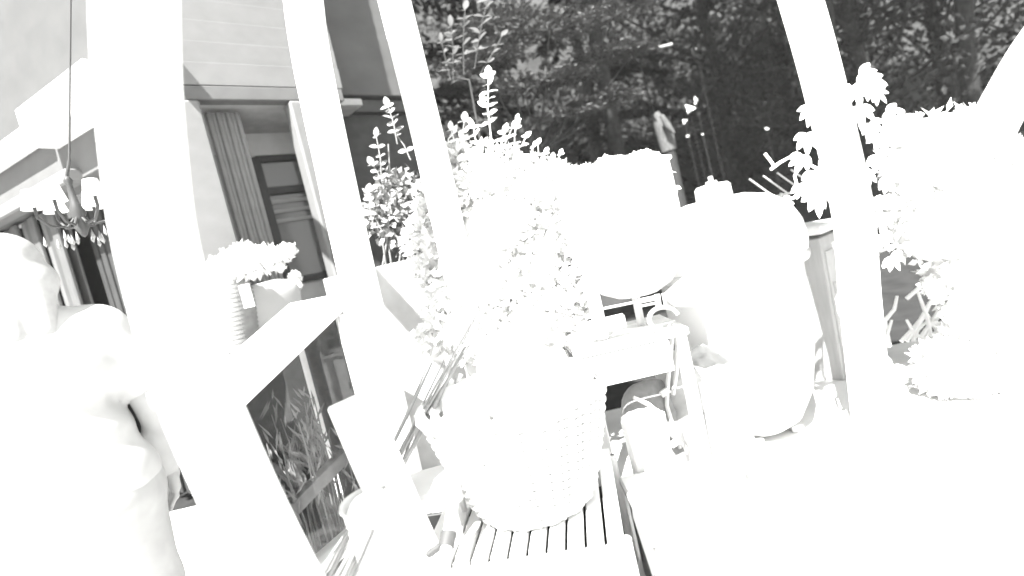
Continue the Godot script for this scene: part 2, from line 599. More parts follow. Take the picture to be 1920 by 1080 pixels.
func wood():
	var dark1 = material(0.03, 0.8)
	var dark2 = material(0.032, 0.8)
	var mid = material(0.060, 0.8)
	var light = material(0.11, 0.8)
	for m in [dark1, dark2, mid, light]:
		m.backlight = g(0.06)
	# dense trees closing the view
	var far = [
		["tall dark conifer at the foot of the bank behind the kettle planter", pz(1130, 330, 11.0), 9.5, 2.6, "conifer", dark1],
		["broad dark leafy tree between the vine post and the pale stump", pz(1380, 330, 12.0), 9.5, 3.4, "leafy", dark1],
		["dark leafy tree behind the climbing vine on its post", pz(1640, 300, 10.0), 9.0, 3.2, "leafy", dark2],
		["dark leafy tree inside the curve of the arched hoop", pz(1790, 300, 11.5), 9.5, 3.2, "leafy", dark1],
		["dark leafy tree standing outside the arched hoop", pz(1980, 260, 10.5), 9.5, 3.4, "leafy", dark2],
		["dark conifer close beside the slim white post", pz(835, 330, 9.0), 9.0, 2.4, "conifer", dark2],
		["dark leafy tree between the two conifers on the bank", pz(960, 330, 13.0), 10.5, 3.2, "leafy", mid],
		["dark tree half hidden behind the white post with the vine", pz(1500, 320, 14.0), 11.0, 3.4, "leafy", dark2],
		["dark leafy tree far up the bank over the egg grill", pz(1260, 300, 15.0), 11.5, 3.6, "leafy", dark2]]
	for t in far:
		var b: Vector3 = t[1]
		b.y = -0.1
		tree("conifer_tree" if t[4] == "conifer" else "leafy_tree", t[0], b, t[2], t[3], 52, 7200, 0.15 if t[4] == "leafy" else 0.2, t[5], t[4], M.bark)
	# tall trees added to keep the wood in shade, crowns out of view
	var tall = [["added shade tree with unseen crown, trunk behind the vine post", pz(1560, 230, 8.6)], ["added shade tree with unseen crown, trunk behind the flowering bush", pz(1830, 330, 8.2)], ["added shade tree with unseen crown, trunk behind the round planter", pz(1160, 330, 8.8)], ["added shade tree with unseen crown, trunk behind the slim post", pz(800, 250, 9.5)], ["added shade tree with unseen crown, trunk outside the arched hoop", pz(2060, 300, 8.6)]]
	for t in tall:
		var b: Vector3 = t[1]
		b.y = -0.1
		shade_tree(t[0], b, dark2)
	# lighter, nearer young trees with layered sprays
	var base = pz(1012, 345, 6.2); base.y = -0.1
	var o = thing("layered_tree", "small tree with fanned thin stems and flat feathery tiers of pale leaves", "tree", base)
	var st = mb()
	var tiers = [[905, 120, 105, 0.12, 1500], [860, 165, 60, 0.1, 700], [985, 165, 95, 0.13, 1300], [1060, 150, 60, 0.1, 700], [1030, 55, 120, 0.14, 1700], [930, 45, 90, 0.12, 1200], [1120, 110, 90, 0.13, 1100], [1130, 190, 85, 0.12, 1100], [1190, 95, 60, 0.1, 600], [1070, 215, 70, 0.1, 700], [1150, 30, 90, 0.12, 900], [880, 215, 60, 0.1, 500]]
	var lv = mb()
	for t in tiers:
		var c = pz(t[0], t[1], 6.2 + rf(-0.5, 0.5))
		var rx = t[2] * 6.2 / focal
		var stem = mb()
		var a = pz(1005 + (t[0] - 1000) * 0.12, 285, 6.2)
		tube(stem, [base, a, a.lerp(c, 0.55) + Vector3(0, -0.06, 0), c], [0.016, 0.014, 0.011, 0.006], 6)
		part("stem", stem, M.bark, o)
		# fronds fan out flat from the stem end
		for f in 14:
			var an = TAU * f / 14.0 + rf(-0.2, 0.2)
			var dd = Vector3(cos(an), rf(-0.05, 0.16), sin(an) * 0.8)
			var ln = rx * rf(0.7, 1.1)
			tube(st, [c, c + dd * ln * 0.6, c + dd * ln + Vector3(0, -0.04, 0)], [0.005, 0.004, 0.002], 4, false)
			for k in int(t[4] / 14.0):
				var u = pow(rf(0, 1), 0.6)
				var sd = Vector3(-sin(an), 0, cos(an)) * (1 if k % 2 else -1)
				var q = c + dd * ln * u + sd * ln * 0.2 * (1.15 - u) * rf(0, 1) + Vector3(0, rf(-0.02, t[3] * 0.35) - 0.04 * u * u, 0)
				leaf_shape(lv, q, (sd * 0.7 + dd * 0.7 + Vector3(0, rf(-0.2, 0.4), 0)).normalized(), (Vector3(0, 1, 0.2) + rv() * 0.5).normalized(), rf(0.05, 0.09), 0.028)
	part("twigs", st, M.bark, o, true)
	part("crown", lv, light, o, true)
	# pale split stump, white plank and light stones among the trees
	var p0 = pz(1228, 212, 6.8)
	var p1 = pz(1262, 300, 6.8)
	var sb = Vector3(p1.x, -0.1, p1.z)
	o = thing("split_stump", "pale slanting split trunk standing in the dark wood", "stump", sb)
	st = mb()
	tube(st, [sb, p1.lerp(p0, 0.25)], [0.09, 0.08], 9)
	part("bark", st, M.dark, o)
	st = mb()
	tube(st, [p1.lerp(p0, 0.2), p0.lerp(p1, 0.35) + Vector3(0.03, 0, 0), p0], [0.10, 0.11, 0.05], 9)
	part("wood", st, material(0.10, 0.9, 0.5, 4.0, 0.0, Vector3(5, 0.6, 5)), o)
	st = mb()
	tube(st, [pz(1240, 216, 6.6), pz(1252, 236, 6.6), pz(1264, 250, 6.6)], [0.03, 0.05, 0.02], 6)
	part("split_face", st, M.bark_pale, o)
	var q0 = pz(1213, 94, 7.0); var q1 = pz(1260, 83, 7.0)
	var qs = Vector3(q0.x - 0.1, -0.1, q0.z)
	o = thing("broken_branch", "short pale broken branch end jutting sideways from a thin dark stem", "branch", qs)
	st = mb()
	tube(st, [qs, Vector3(qs.x + 0.05, 2.0, qs.z), q0 + Vector3(-0.12, -0.1, 0)], [0.025, 0.018, 0.012], 6)
	part("stem", st, material(0.015, 0.9), o)
	st = mb()
	tube(st, [q0, q1], [0.012, 0.022], 6)
	part("stub", st, material(0.3, 0.8), o)
	# light blossoms lit in the shade
	var spots = [[1293, 205, 17], [1305, 190, 12], [1284, 228, 8], [1290, 256, 7], [1437, 242, 7], [1317, 253, 4], [1305, 92, 4], [852, 136, 5]]
	for s in spots:
		var c = pz(s[0], s[1], 6.9)
		o = thing("white_blossom", "small white blossom on a thin dark stalk among the trees", "flower", Vector3(c.x, -0.1, c.z), "white blossoms in the dark wood")
		st = mb()
		tube(st, [Vector3(c.x, -0.1, c.z), Vector3(c.x + 0.04, c.y * 0.5, c.z), c], [0.005, 0.004, 0.003], 5)
		part("stalk", st, M.dark, o)
		st = mb()
		for k in 7:
			leaf_shape(st, c, (rv() + Vector3(0, 0.4, 0.4)).normalized(), Vector3(0, 0.3, 1), s[2] * 0.005 * rf(0.7, 1.2), s[2] * 0.0035)
		part("petals", st, M.petal, o)

# ------------------------------------------------------------------ near shrubs
var leaf_mesh := {}
func one_leaf(l: float, w: float) -> ArrayMesh:
	var key = "%.3f_%.3f" % [l, w]
	if not leaf_mesh.has(key):
		var keep = org
		org = Vector3.ZERO
		var st = mb(true)
		var rows = [[0.0, 0.0], [0.15, 0.55], [0.4, 1.0], [0.65, 0.9], [0.88, 0.45], [1.0, 0.0]]
		for i in rows.size() - 1:
			for s in [-1, 1]:
				var a = Vector3(0, -0.15 * pow(rows[i][0], 2.0) * l, rows[i][0] * l)
				var b = Vector3(0, -0.15 * pow(rows[i + 1][0], 2.0) * l, rows[i + 1][0] * l)
				var a2 = a + Vector3(s * rows[i][1] * w * 0.5, 0.1 * rows[i][1] * w, 0)
				var b2 = b + Vector3(s * rows[i + 1][1] * w * 0.5, 0.1 * rows[i + 1][1] * w, 0)
				if s > 0: quad(st, a, b, b2, a2)
				else: quad(st, a, a2, b2, b)
		st.generate_normals()
		leaf_mesh[key] = st.commit()
		org = keep
	return leaf_mesh[key]

func put_leaf(parent, at: Vector3, along: Vector3, face: Vector3, l: float, w: float, m):
	var o := MeshInstance3D.new()
	o.name = "leaf"
	o.mesh = one_leaf(l, w)
	o.material_override = m
	var z = along.normalized()
	var x = face.cross(z)
	if x.length() < 0.05: x = Vector3.RIGHT.cross(z)
	x = x.normalized()
	o.transform = Transform3D(Basis(x, z.cross(x), z), at - org)
	parent.add_child(o, true)

func sprig(o, a: Vector3, b: Vector3, pairs: int, l: float, w: float, m):
	# a stem with paired rounded leaves
	var st = mb()
	var mid = a.lerp(b, 0.5) + rv() * 0.02
	tube(st, [a, mid, b], [0.005, 0.004, 0.003], 5)
	part("stem", st, m, o)
	var d = (b - a).normalized()
	for k in pairs:
		var t = 0.3 + 0.7 * k / max(1.0, pairs - 1.0)
		var p = a.lerp(mid, t * 2.0) if t < 0.5 else mid.lerp(b, t * 2.0 - 1.0)
		var sd = Vector3(1, 0, 0) if k % 2 == 0 else Vector3(0.75, 0, 0.65)
		for s in [-1, 1]:
			put_leaf(o, p, (sd * s + d * rf(0.1, 0.6) + rv() * 0.25).normalized(), (Vector3(0, 0.75, 0.75) + rv() * 0.35).normalized(), l * rf(0.8, 1.1) * (1.0 - 0.25 * t), w * (1.0 - 0.2 * t), m)
	put_leaf(o, b, (d + rv() * 0.2).normalized(), Vector3(0, 0.5, 0.85), l, w, m)

func leaf_cloud(st, c: Vector3, r: Vector3, n: int, ls: float, shell := 0.5):
	for k in n:
		var d = rv()
		var q = c + Vector3(d.x * r.x, d.y * r.y, d.z * r.z) * pow(rf(shell, 1.0), 0.6)
		leaf_shape(st, q, (d + rv() * 0.8).normalized(), (d + rv() * 0.5 + Vector3(0, 0.5, 0.4)).normalized(), ls * rf(0.7, 1.25), ls * 0.6)

func flower_head(parent, c: Vector3, r: float, seedling: int):
	# a rounded head of many small petals
	var o := MeshInstance3D.new()
	o.name = "flower_head"
	var key = "head_%d" % (seedling % 4)
	if not leaf_mesh.has(key):
		var keep = org
		org = Vector3.ZERO
		var st = mb()
		lump(st, Vector3.ZERO, Vector3(0.8, 0.72, 0.8), 0.25, 0.35 + 0.05 * (seedling % 4), 8, 12)
		st.set_smooth_group(-1)
		for k in 46:
			var d = rv()
			leaf_shape(st, Vector3(d.x * 0.72, d.y * 0.64, d.z * 0.72), (d + rv() * 0.9).normalized(), d, 0.42, 0.36)
		st.generate_normals()
		leaf_mesh[key] = st.commit()
		org = keep
	o.mesh = leaf_mesh[key]
	o.material_override = M.petal
	o.transform = Transform3D(Basis(Vector3.UP, rf(0, TAU)) * Basis.from_scale(Vector3(r, r * rf(0.85, 1.1), r)), c - org)
	parent.add_child(o, true)

func shrubs():
	# broad leafy shrub between the slim post and the kettle planter
	var base = pz(930, 520, 3.3); base.y = 0.0
	var o = thing("leafy_shrub", "large sunlit shrub of small oval leaves with one tall upright shoot", "shrub", base)
	var st = mb()
	var core = mb()
	for c in [[900, 350, 3.3, 90, 70], [980, 370, 3.3, 85, 62], [860, 400, 3.3, 75, 80], [930, 440, 3.2, 120, 90], [1010, 430, 3.2, 62, 62], [1040, 345, 3.3, 40, 26], [905, 540, 3.1, 110, 80], [1000, 530, 3.1, 80, 90], [850, 310, 3.3, 40, 30], [880, 610, 3.0, 90, 60], [980, 620, 3.0, 110, 60], [1055, 560, 3.0, 40, 50], [830, 470, 3.2, 60, 80]]:
		var p = pz(c[0], c[1], c[2])
		var k = c[2] / focal
		leaf_cloud(st, p, Vector3(c[3] * k, c[4] * k, c[3] * k * 0.8) * 1.1, 760, 0.066, 0.45)
		lump(core, p - Vector3(0, 0, 0.03), Vector3(c[3] * k, c[4] * k, c[3] * k * 0.75) * 0.8, 0.5, 0.6, 12, 16)
	part("foliage", st, M.leaf_pale, o, true)
	part("inner_foliage", core, M.leaf_pale, o, true)
	st = mb()
	for k in 7:
		tube(st, [base + rv() * Vector3(0.15, 0, 0.1), base + Vector3(rf(-0.2, 0.2), 0.6, rf(-0.1, 0.1)), pz(rf(850, 1020), rf(380, 480), 3.25)], [0.02, 0.014, 0.008], 6)
	part("stems", st, M.leaf_pale, o)
	for s in [[922, 268, 916, 145, 7, 0.075, 0.045], [925, 290, 960, 240, 3, 0.08, 0.05], [905, 285, 888, 240, 3, 0.07, 0.035], [965, 290, 969, 228, 2, 0.05, 0.028], [1045, 330, 1050, 290, 2, 0.04, 0.026], [850, 290, 846, 245, 2, 0.06, 0.035], [868, 275, 870, 228, 3, 0.07, 0.045], [985, 310, 1000, 275, 2, 0.05, 0.03], [1062, 345, 1080, 322, 2, 0.045, 0.028], [815, 290, 812, 250, 2, 0.06, 0.035], [840, 280, 850, 250, 2, 0.06, 0.03], [975, 275, 985, 258, 2, 0.055, 0.035], [880, 300, 868, 262, 3, 0.06, 0.035], [940, 290, 946, 250, 3, 0.065, 0.04], [1010, 320, 1022, 288, 2, 0.05, 0.03], [1030, 335, 1036, 300, 2, 0.05, 0.03], [830, 300, 822, 268, 2, 0.055, 0.03], [1000, 300, 1008, 270, 2, 0.045, 0.028]]:
		sprig(o, pz(s[0], s[1], 3.25), pz(s[2], s[3], 3.25), s[4], s[5], s[6], M.leaf_pale)
	# looser shrub in the trough left of the slim post
	var tb = pz(745, 500, 3.7); tb.y = 0.0
	var tr = thing("planter_trough", "pale planter trough behind the white posts, its soil edge shaded", "planter", tb)
	var ty = pz(745, 492, 3.7).y
	var wall_m = material(0.5, 0.8, 0.1, 2.0)
	for e in [[Vector3(0, ty * 0.5, 0.16), Vector3(0.95, ty, 0.03)], [Vector3(0, ty * 0.5, -0.16), Vector3(0.95, ty, 0.03)], [Vector3(-0.46, ty * 0.5, 0), Vector3(0.03, ty - 0.004, 0.29)], [Vector3(0.46, ty * 0.5, 0), Vector3(0.03, ty - 0.004, 0.29)]]:
		st = mb()
		box(st, tb + e[0], e[1])
		part("side_panel", st, wall_m, tr)
	st = mb()
	box(st, tb + Vector3(0, ty * 0.5 - 0.05, 0), Vector3(0.88, ty, 0.28))
	part("soil", st, material(0.08, 0.95, 0.4, 4.0), tr)
	var lv2 = material(0.30, 0.7)
	lv2.backlight = g(0.2)
	var so = tb + Vector3(0, ty - 0.05, 0)
	o = thing("climbing_shrub", "loose grey-leaved shrub growing out of the trough beside the dark wing", "shrub", so)
	st = mb()
	for c in [[720, 400, 34, 55], [755, 420, 45, 60], [740, 360, 34, 40], [775, 380, 30, 60]]:
		leaf_cloud(st, pz(c[0], c[1], 3.7), Vector3(c[2], c[3], c[2]) * 3.7 / focal, 300, 0.06, 0.1)
	part("foliage", st, lv2, o, true)
	for s in [[745, 270, 728, 200, 5, 0.07, 0.045], [715, 330, 706, 258, 4, 0.07, 0.04], [725, 370, 700, 310, 4, 0.075, 0.045], [700, 420, 692, 360, 4, 0.06, 0.05], [770, 300, 745, 255, 2, 0.06, 0.04], [720, 440, 700, 395, 3, 0.06, 0.05]]:
		sprig(o, pz(s[0], s[1], 3.6), pz(s[2], s[3], 3.6), s[4], s[5], s[6], lv2)
	st = mb()
	for k in 8:
		var tip = pz([728, 706, 705, 760, 742, 780, 715, 735][k], [270, 330, 380, 360, 330, 350, 420, 430][k], 3.62)
		var rt = so + Vector3(-0.12 + 0.04 * k, 0, 0)
		tube(st, [rt, rt.lerp(tip, 0.5) + rv() * 0.05, tip], [0.008, 0.006, 0.004], 5)
	part("stems", st, lv2, o)
	# pale feathery sapling above, in front of the dark wood
	var sb = pz(905, 360, 4.6); sb.y = -0.1
	var lv3 = material(0.07, 0.7)
	o = thing("pale_sapling", "pale sapling with paired leaves rising against the dark wood near the slim post", "sapling", sb)
	for s in [[890, 130, 914, 0, 7, 0.13, 0.07], [870, 140, 872, 20, 6, 0.11, 0.055], [850, 150, 846, 50, 6, 0.1, 0.05], [900, 140, 940, 70, 4, 0.1, 0.05], [845, 150, 828, 80, 4, 0.09, 0.04]]:
		sprig(o, pz(s[0], s[1], 4.6), pz(s[2], s[3], 4.6), s[4], s[5], s[6], lv3)
	st = mb()
	tube(st, [sb, sb + Vector3(0.02, 1.2, 0), pz(880, 150, 4.6)], [0.02, 0.015, 0.008], 6)
	tube(st, [pz(880, 150, 4.6), pz(850, 145, 4.6)], [0.008, 0.005], 5)
	part("trunk", st, M.bark, o)
	# white flowering bush inside the arch
	var wb = pz(1800, 600, 2.95); wb.y = 0.0
	o = thing("flowering_bush", "tall bush covered in rounded white flower heads below the arched hoop", "bush", wb)
	st = mb()
	core = mb()
	var heads = 0
	for c in [[1755, 300, 85, 90], [1830, 320, 60, 85], [1790, 400, 110, 100], [1825, 500, 75, 100], [1850, 440, 55, 80], [1845, 600, 65, 100], [1835, 650, 55, 70], [1690, 290, 30, 60], [1720, 380, 40, 60], [1895, 600, 60, 80], [1785, 690, 60, 50], [1880, 700, 80, 60]]:
		var p = pz(c[0], c[1], 2.95)
		var k = 2.95 / focal
		var r = Vector3(c[2], c[3], c[2]) * k
		leaf_cloud(st, p, r * 1.04, 420, 0.06, 0.6)
		lump(core, p, r * 0.93, 0.25, 0.5, 8, 14)
		for q in 16:
			var d = rv()
			if d.z < -0.3: d.z = -d.z
			flower_head(o, p + Vector3(d.x * r.x, d.y * r.y, d.z * r.z) * 0.95, rf(0.05, 0.085), heads)
			heads += 1
	part("foliage", st, M.leaf_pale, o, true)
	part("inner_foliage", core, M.leaf_pale, o, true)
	for s in [[1885, 310, 1912, 325, 2, 0.07, 0.035], [1875, 370, 1892, 400, 2, 0.07, 0.04], [1890, 410, 1912, 455, 2, 0.07, 0.045]]:
		sprig(o, pz(s[0], s[1], 2.8), pz(s[2], s[3], 2.8), s[4], s[5], s[6], M.leaf_pale)
	st = mb()
	for k in 6:
		tube(st, [wb + Vector3(rf(-0.1, 0.1), 0, rf(-0.1, 0.1)), wb + Vector3(rf(-0.12, 0.12), 0.5, 0), pz(rf(1760, 1840), 520, 2.95)], [0.018, 0.014, 0.01], 6)
	part("stems", st, M.leaf_pale, o)
	# vine on the post
	var vb = pz(1625, 700, 2.6); vb.y = 0.0
	o = thing("climbing_vine", "vine with lobed leaves and curling tendrils twined round the white post", "vine", vb)
	st = mb()
	var vp = []
	for k in 22:
		var t = k / 21.0
		vp.append(pz(lerp(1640, 1560, t) + 46 * sin(t * 15.0), lerp(760, 160, t), 2.65 + 0.13 * cos(t * 15.0)))
	vp.push_front(vb)
	tube(st, vp, 0.009, 6)
	for c in [[[1560, 330], [1520, 310], [1480, 295], [1462, 305], [1445, 318]], [[1560, 350], [1510, 345], [1490, 370], [1450, 385], [1440, 375]], [[1500, 310], [1490, 330], [1495, 350]], [[1452, 312], [1442, 298], [1434, 288]]]:
		var q = []
		for e in c: q.append(pz(e[0], e[1], 2.55))
		tube(st, q, 0.008, 6)
	part("stem", st, M.leaf_pale, o)
	var hand = func(px, py, size, ang):
		# one lobed leaf: five pointed fingers from a stalk
		var c = pz(px, py, 2.55)
		for j in 5:
			var a = deg_to_rad(ang + (j - 2) * 34.0)
			put_leaf(o, c, Vector3(sin(a), -cos(a), rf(-0.1, 0.35)), Vector3(0, 0.4, 0.9), size * (1.0 - 0.16 * abs(j - 2)), size * 0.36, M.leaf_pale)
	for l in [[1520, 200, 0.10, -20], [1512, 250, 0.11, -10], [1505, 290, 0.10, -30], [1525, 320, 0.11, 0], [1500, 345, 0.09, 10], [1530, 360, 0.13, -5], [1545, 340, 0.11, 10], [1465, 375, 0.08, 30], [1610, 140, 0.11, 60], [1625, 150, 0.12, 30], [1600, 160, 0.12, 10], [1640, 170, 0.09, 40], [1630, 230, 0.11, 20], [1650, 250, 0.11, 0], [1640, 290, 0.11, 20], [1620, 320, 0.1, 0], [1660, 330, 0.11, 30], [1640, 370, 0.1, 0], [1660, 400, 0.1, -20], [1650, 440, 0.1, 20], [1670, 480, 0.1, 30], [1610, 200, 0.12, 0], [1660, 210, 0.1, 50]]:
		hand.call(l[0], l[1], l[2], l[3])
	# bare twigs at the patio edge
	var tw = pz(1715, 640, 3.5); tw.y = 0.0
	o = thing("bare_twigs", "tangle of pale bare twigs standing at the patio edge", "twigs", tw)
	for s in [[1700, 640, 1755, 545], [1712, 640, 1740, 600], [1725, 635, 1770, 560], [1745, 630, 1730, 570], [1735, 635, 1765, 590], [1760, 625, 1720, 545], [1668, 650, 1660, 600], [1660, 600, 1682, 555], [1655, 500, 1730, 470], [1690, 640, 1735, 585], [1750, 628, 1775, 590], [1700, 560, 1760, 500], [1770, 560, 1745, 500], [1650, 470, 1720, 440], [1735, 640, 1700, 600], [1720, 610, 1775, 530], [1650, 640, 1672, 600]]:
		var s2 = mb()
		var a = pz(s[0], s[1], 3.5); var e = pz(s[2], s[3], 3.5)
		tube(s2, [a, a.lerp(e, 0.5) + rv() * 0.02, e], [0.015, 0.013, 0.009], 6)
		part("twig", s2, M.leaf_pale, o)

# ------------------------------------------------------------------ patio things
func objects():
	var st
	var o
	# egg-shaped grill
	var gb = pz(1420, 790, 3.05); gb.y = 0.0
	o = thing("egg_grill", "large white egg-shaped grill with domed lid and chimney cap", "grill", gb)
	st = mb()
	lathe(st, gb, [[0.0, 0.03], [0.17, 0.03], [0.25, 0.09], [0.33, 0.25], [0.375, 0.5], [0.39, 0.72], [0.395, 0.98], [0.38, 1.0]], 48)
	part("firebox", st, M.white, o)
	st = mb()
	lathe(st, gb, [[0.36, 1.0], [0.425, 1.0], [0.435, 1.02], [0.435, 1.045], [0.42, 1.06]], 40)
	part("band", st, M.metal, o)
	st = mb()
	lathe(st, gb, [[0.43, 1.055], [0.44, 1.12], [0.425, 1.22], [0.38, 1.315], [0.29, 1.39], [0.16, 1.425], [0.0, 1.43]], 40)
	var lid = part("lid", st, M.white, o)
	st = mb()
	lathe(st, gb, [[0.0, 1.53], [0.03, 1.53], [0.035, 1.515], [0.085, 1.51], [0.10, 1.495], [0.105, 1.39], [0.10, 1.385]], 14)
	lathe(st, gb, [[0.0, 1.56], [0.014, 1.557], [0.014, 1.528]], 10)
	part("chimney_cap", st, M.white, lid)
	st = mb()
	tube(st, [gb + Vector3(-0.18, 1.12, 0.42), gb + Vector3(-0.18, 1.12, 0.52), gb + Vector3(0.18, 1.12, 0.52), gb + Vector3(0.18, 1.12, 0.42)], 0.016, 8)
	part("lid_handle", st, M.paint, lid)
	for a in [0.6, 2.1, 3.7, 5.2]:
		st = mb()
		box(st, gb + Vector3(cos(a) * 0.2, 0.02, sin(a) * 0.2), Vector3(0.07, 0.04, 0.07))
		part("foot", st, M.metal, o)
	st = mb()
	box(st, gb + Vector3(0, 0.28, 0.355), Vector3(0.16, 0.07, 0.03), Basis(Vector3.RIGHT, -0.2))
	part("vent_door", st, M.metal, o)
	# wire rack behind the grill lid
	var rb = pz(1440, 370, 3.75); rb.y = 0.0
	o = thing("wire_rack", "thin wire rack of slanting rods behind the grill lid", "rack", rb)
	for k in 4:
		st = mb()
		tube(st, [pz(1405 + 26 * k, 336 - 6 * k, 3.75), pz(1450 + 26 * k, 368 - 6 * k, 3.75)], 0.007, 6)
		part("rod", st, M.metal, o)
	st = mb()
	tube(st, [rb, pz(1450, 420, 3.75), pz(1465, 362, 3.75)], 0.012, 6)
	tube(st, [pz(1440, 372, 3.75), pz(1550, 345, 3.75)], 0.008, 6)
	part("stand", st, M.metal, o)
	# capped grey cabinet behind the vine post
	var cb = pz(1548, 650, 3.7); cb.y = 0.0
	var ct = pz(1530, 425, 3.7).y
	var cbs = Basis(Vector3.UP, deg_to_rad(-52.0))
	o = thing("garden_cabinet", "narrow pale grey cabinet with an overhanging top behind the vine post", "cabinet", cb)
	st = mb()
	box(st, cb + Vector3(0, ct * 0.5 - 0.03, 0), Vector3(0.3, ct - 0.06, 0.34), cbs)
	part("body", st, material(0.40, 0.8, 0.12, 2.0, 0.0, Vector3(7, 0.5, 7)), o)
	st = mb()
	box(st, cb + Vector3(0, ct, 0), Vector3(0.38, 0.06, 0.42), cbs, 0.02)
	part("top", st, M.paint, o)
	st = mb()
	box(st, cb + cbs * Vector3(0.155, ct * 0.5 - 0.05, 0), Vector3(0.012, ct - 0.22, 0.26), cbs)
	var dp = part("door", st, material(0.46, 0.7, 0.08, 2.0), o)
	st = mb()
	box(st, cb + cbs * Vector3(0.17, ct * 0.6, 0.09), Vector3(0.02, 0.09, 0.015), cbs)
	part("handle", st, M.metal, dp)
	# kettle-shaped planter on the counter, full of white flowers
	var kd = 2.45
	var kt = pz(1160, 325, kd); var kb = pz(1188, 556, kd)
	var k0 = Vector3((kt.x + kb.x) * 0.5, kb.y, kb.z - 0.02)
	var kh = kt.y - kb.y
	o = thing("round_planter", "big round-bottomed white planter overflowing with white flowers", "planter", k0)
	st = mb()
	lathe(st, k0, [[0.0, 0.0], [0.10, 0.005], [0.17, 0.04], [0.23, 0.12], [0.262, 0.25], [0.268, 0.38], [0.262, kh], [0.275, kh + 0.01], [0.275, kh - 0.03 + 0.05], [0.25, kh + 0.015], [0.245, kh - 0.06], [0.0, kh - 0.07]], 40)
	part("bowl", st, M.white, o)
	var fo = thing("planter_flowers", "dense cushion of white flowers filling the round-bottomed planter", "flowers", k0 + Vector3(0, kh - 0.06, 0))
	var fi = 0
	for k in 46:
		var a = rf(0, TAU); var r = sqrt(rf(0, 1)) * 0.23
		flower_head(fo, k0 + Vector3(r * cos(a), kh + 0.005 + 0.035 * (1.0 - r / 0.25) + rf(0, 0.015), r * sin(a)), rf(0.035, 0.058), fi)
		fi += 1
	st = mb()
	leaf_cloud(st, k0 + Vector3(0, kh - 0.02, 0), Vector3(0.22, 0.05, 0.22), 300, 0.05, 0.2)
	part("foliage", st, M.leaf_pale, fo, true)
	sprig(fo, pz(1245, 315, kd), pz(1262, 350, kd), 2, 0.05, 0.035, M.leaf_pale)
	# side counter
	var ty = pz(1190, 622, 2.4).y
	var tb = pz(1170, 640, 2.5); tb.y = 0.0
	o = thing("side_counter", "pale wooden counter under the round-bottomed planter", "table", tb)
	for k in 4:
		st = mb()
		box(st, tb + Vector3(0.0, ty - 0.02, 0.18 - 0.105 * k), Vector3(0.5, 0.036, 0.1), Basis.IDENTITY, 0.006)
		part("plank", st, M.pale, o)
	for e in [[-0.22, 0.18], [0.22, 0.18], [-0.22, -0.15], [0.22, -0.15]]:
		st = mb()
		box(st, tb + Vector3(e[0], (ty - 0.04) * 0.5, e[1]), Vector3(0.05, ty - 0.04, 0.05))
		part("leg", st, M.pale, o)
	st = mb()
	box(st, tb + Vector3(-0.05, ty - 0.11, 0.235), Vector3(0.4, 0.14, 0.014))
	part("apron", st, M.white, o)
	# T-shaped stand holding the planter
	var sp = pz(1116, 600, 2.42)
	var stand_base = Vector3(k0.x, ty, k0.z)
	o = thing("planter_stand", "pale T-shaped stand between the counter and the round planter", "stand", stand_base)
	st = mb()
	box(st, Vector3(sp.x + 0.01, (ty + kb.y) * 0.5 + 0.06, k0.z + 0.08), Vector3(0.06, kb.y - ty + 0.12, 0.05), Basis.IDENTITY, 0.012)
	part("upright", st, material(0.5, 0.6), o)
	st = mb()
	var cy = pz(1131, 604, 2.42)
	box(st, Vector3(cy.x, cy.y, k0.z + 0.12), Vector3(0.18, 0.065, 0.03), Basis.IDENTITY, 0.03)
	part("crossbar", st, material(0.5, 0.6), o)
	st = mb()
	tube(st, [stand_base + Vector3(0.0, 0.0, -0.05), Vector3(k0.x, kb.y + 0.02, k0.z - 0.05)], 0.02, 10)
	part("column", st, material(0.5, 0.6), o)
	# thin stepped rail and hoop handle
	var rl = pz(1128, 579, 2.3)
	o = thing("tool_rail", "thin bright stepped rail with a hooked ring under the planter", "rail", rl)
	st = mb()
	tube(st, [pz(1125, 580, 2.3), pz(1188, 567, 2.3), pz(1202, 574, 2.3), pz(1236, 567, 2.3)], 0.006, 6)
	tube(st, [pz(1198, 565, 2.31), pz(1236, 557, 2.31)], 0.012, 6)
	part("rod", st, M.metal, o)
	st = mb()
	tube(st, [pz(1232, 552, 2.3), pz(1236, 580, 2.3)], 0.014, 8)
	tube(st, [pz(1243, 550, 2.3), pz(1249, 576, 2.3)], 0.008, 8)
	part("collar", st, M.metal, o)
	st = mb()
	var ring = []
	for k in 15:
		var a = -0.4 - 3.9 * k / 14.0
		ring.append(pz(1245 + 28 * cos(a), 598 + 22 * sin(a), 2.28))
	tube(st, ring, 0.011, 8)
	part("ring", st, material(0.25, 0.4), o)
	# metal scoop on the counter end
	var sc0 = pz(1253, 562, 2.3); var sc1 = pz(1330, 532, 2.35)
	o = thing("metal_scoop", "flared metal scoop lying on the soft bag, mouth towards the grill", "scoop", sc0)
	st = mb()
	var ax = (sc1 - sc0).normalized()
	var bx = Basis(ax.cross(Vector3.BACK).normalized(), ax, ax.cross(ax.cross(Vector3.BACK)).normalized())
	lathe(st, sc0, [[0.0, 0.0], [0.035, 0.0], [0.05, 0.04], [0.075, 0.12], [0.085, 0.19], [0.08, 0.19], [0.07, 0.12]], 24, 0, 0.0, bx)
	part("cone", st, material(0.45, 0.4, 0.15, 3.0), o)
	# soft bag with straps
	var bb = pz(1338, 835, 2.62); bb.y = 0.0
	o = thing("soft_bag", "tall bulging white bag with straps leaning against the egg grill", "bag", bb)
	st = mb()
	lump(st, bb + Vector3(-0.03, 0.34, 0), Vector3(0.215, 0.345, 0.16), 0.32, 0.33, 30, 44, Basis.IDENTITY, 0.72)
	part("body", st, M.bag, o)
	st = mb()
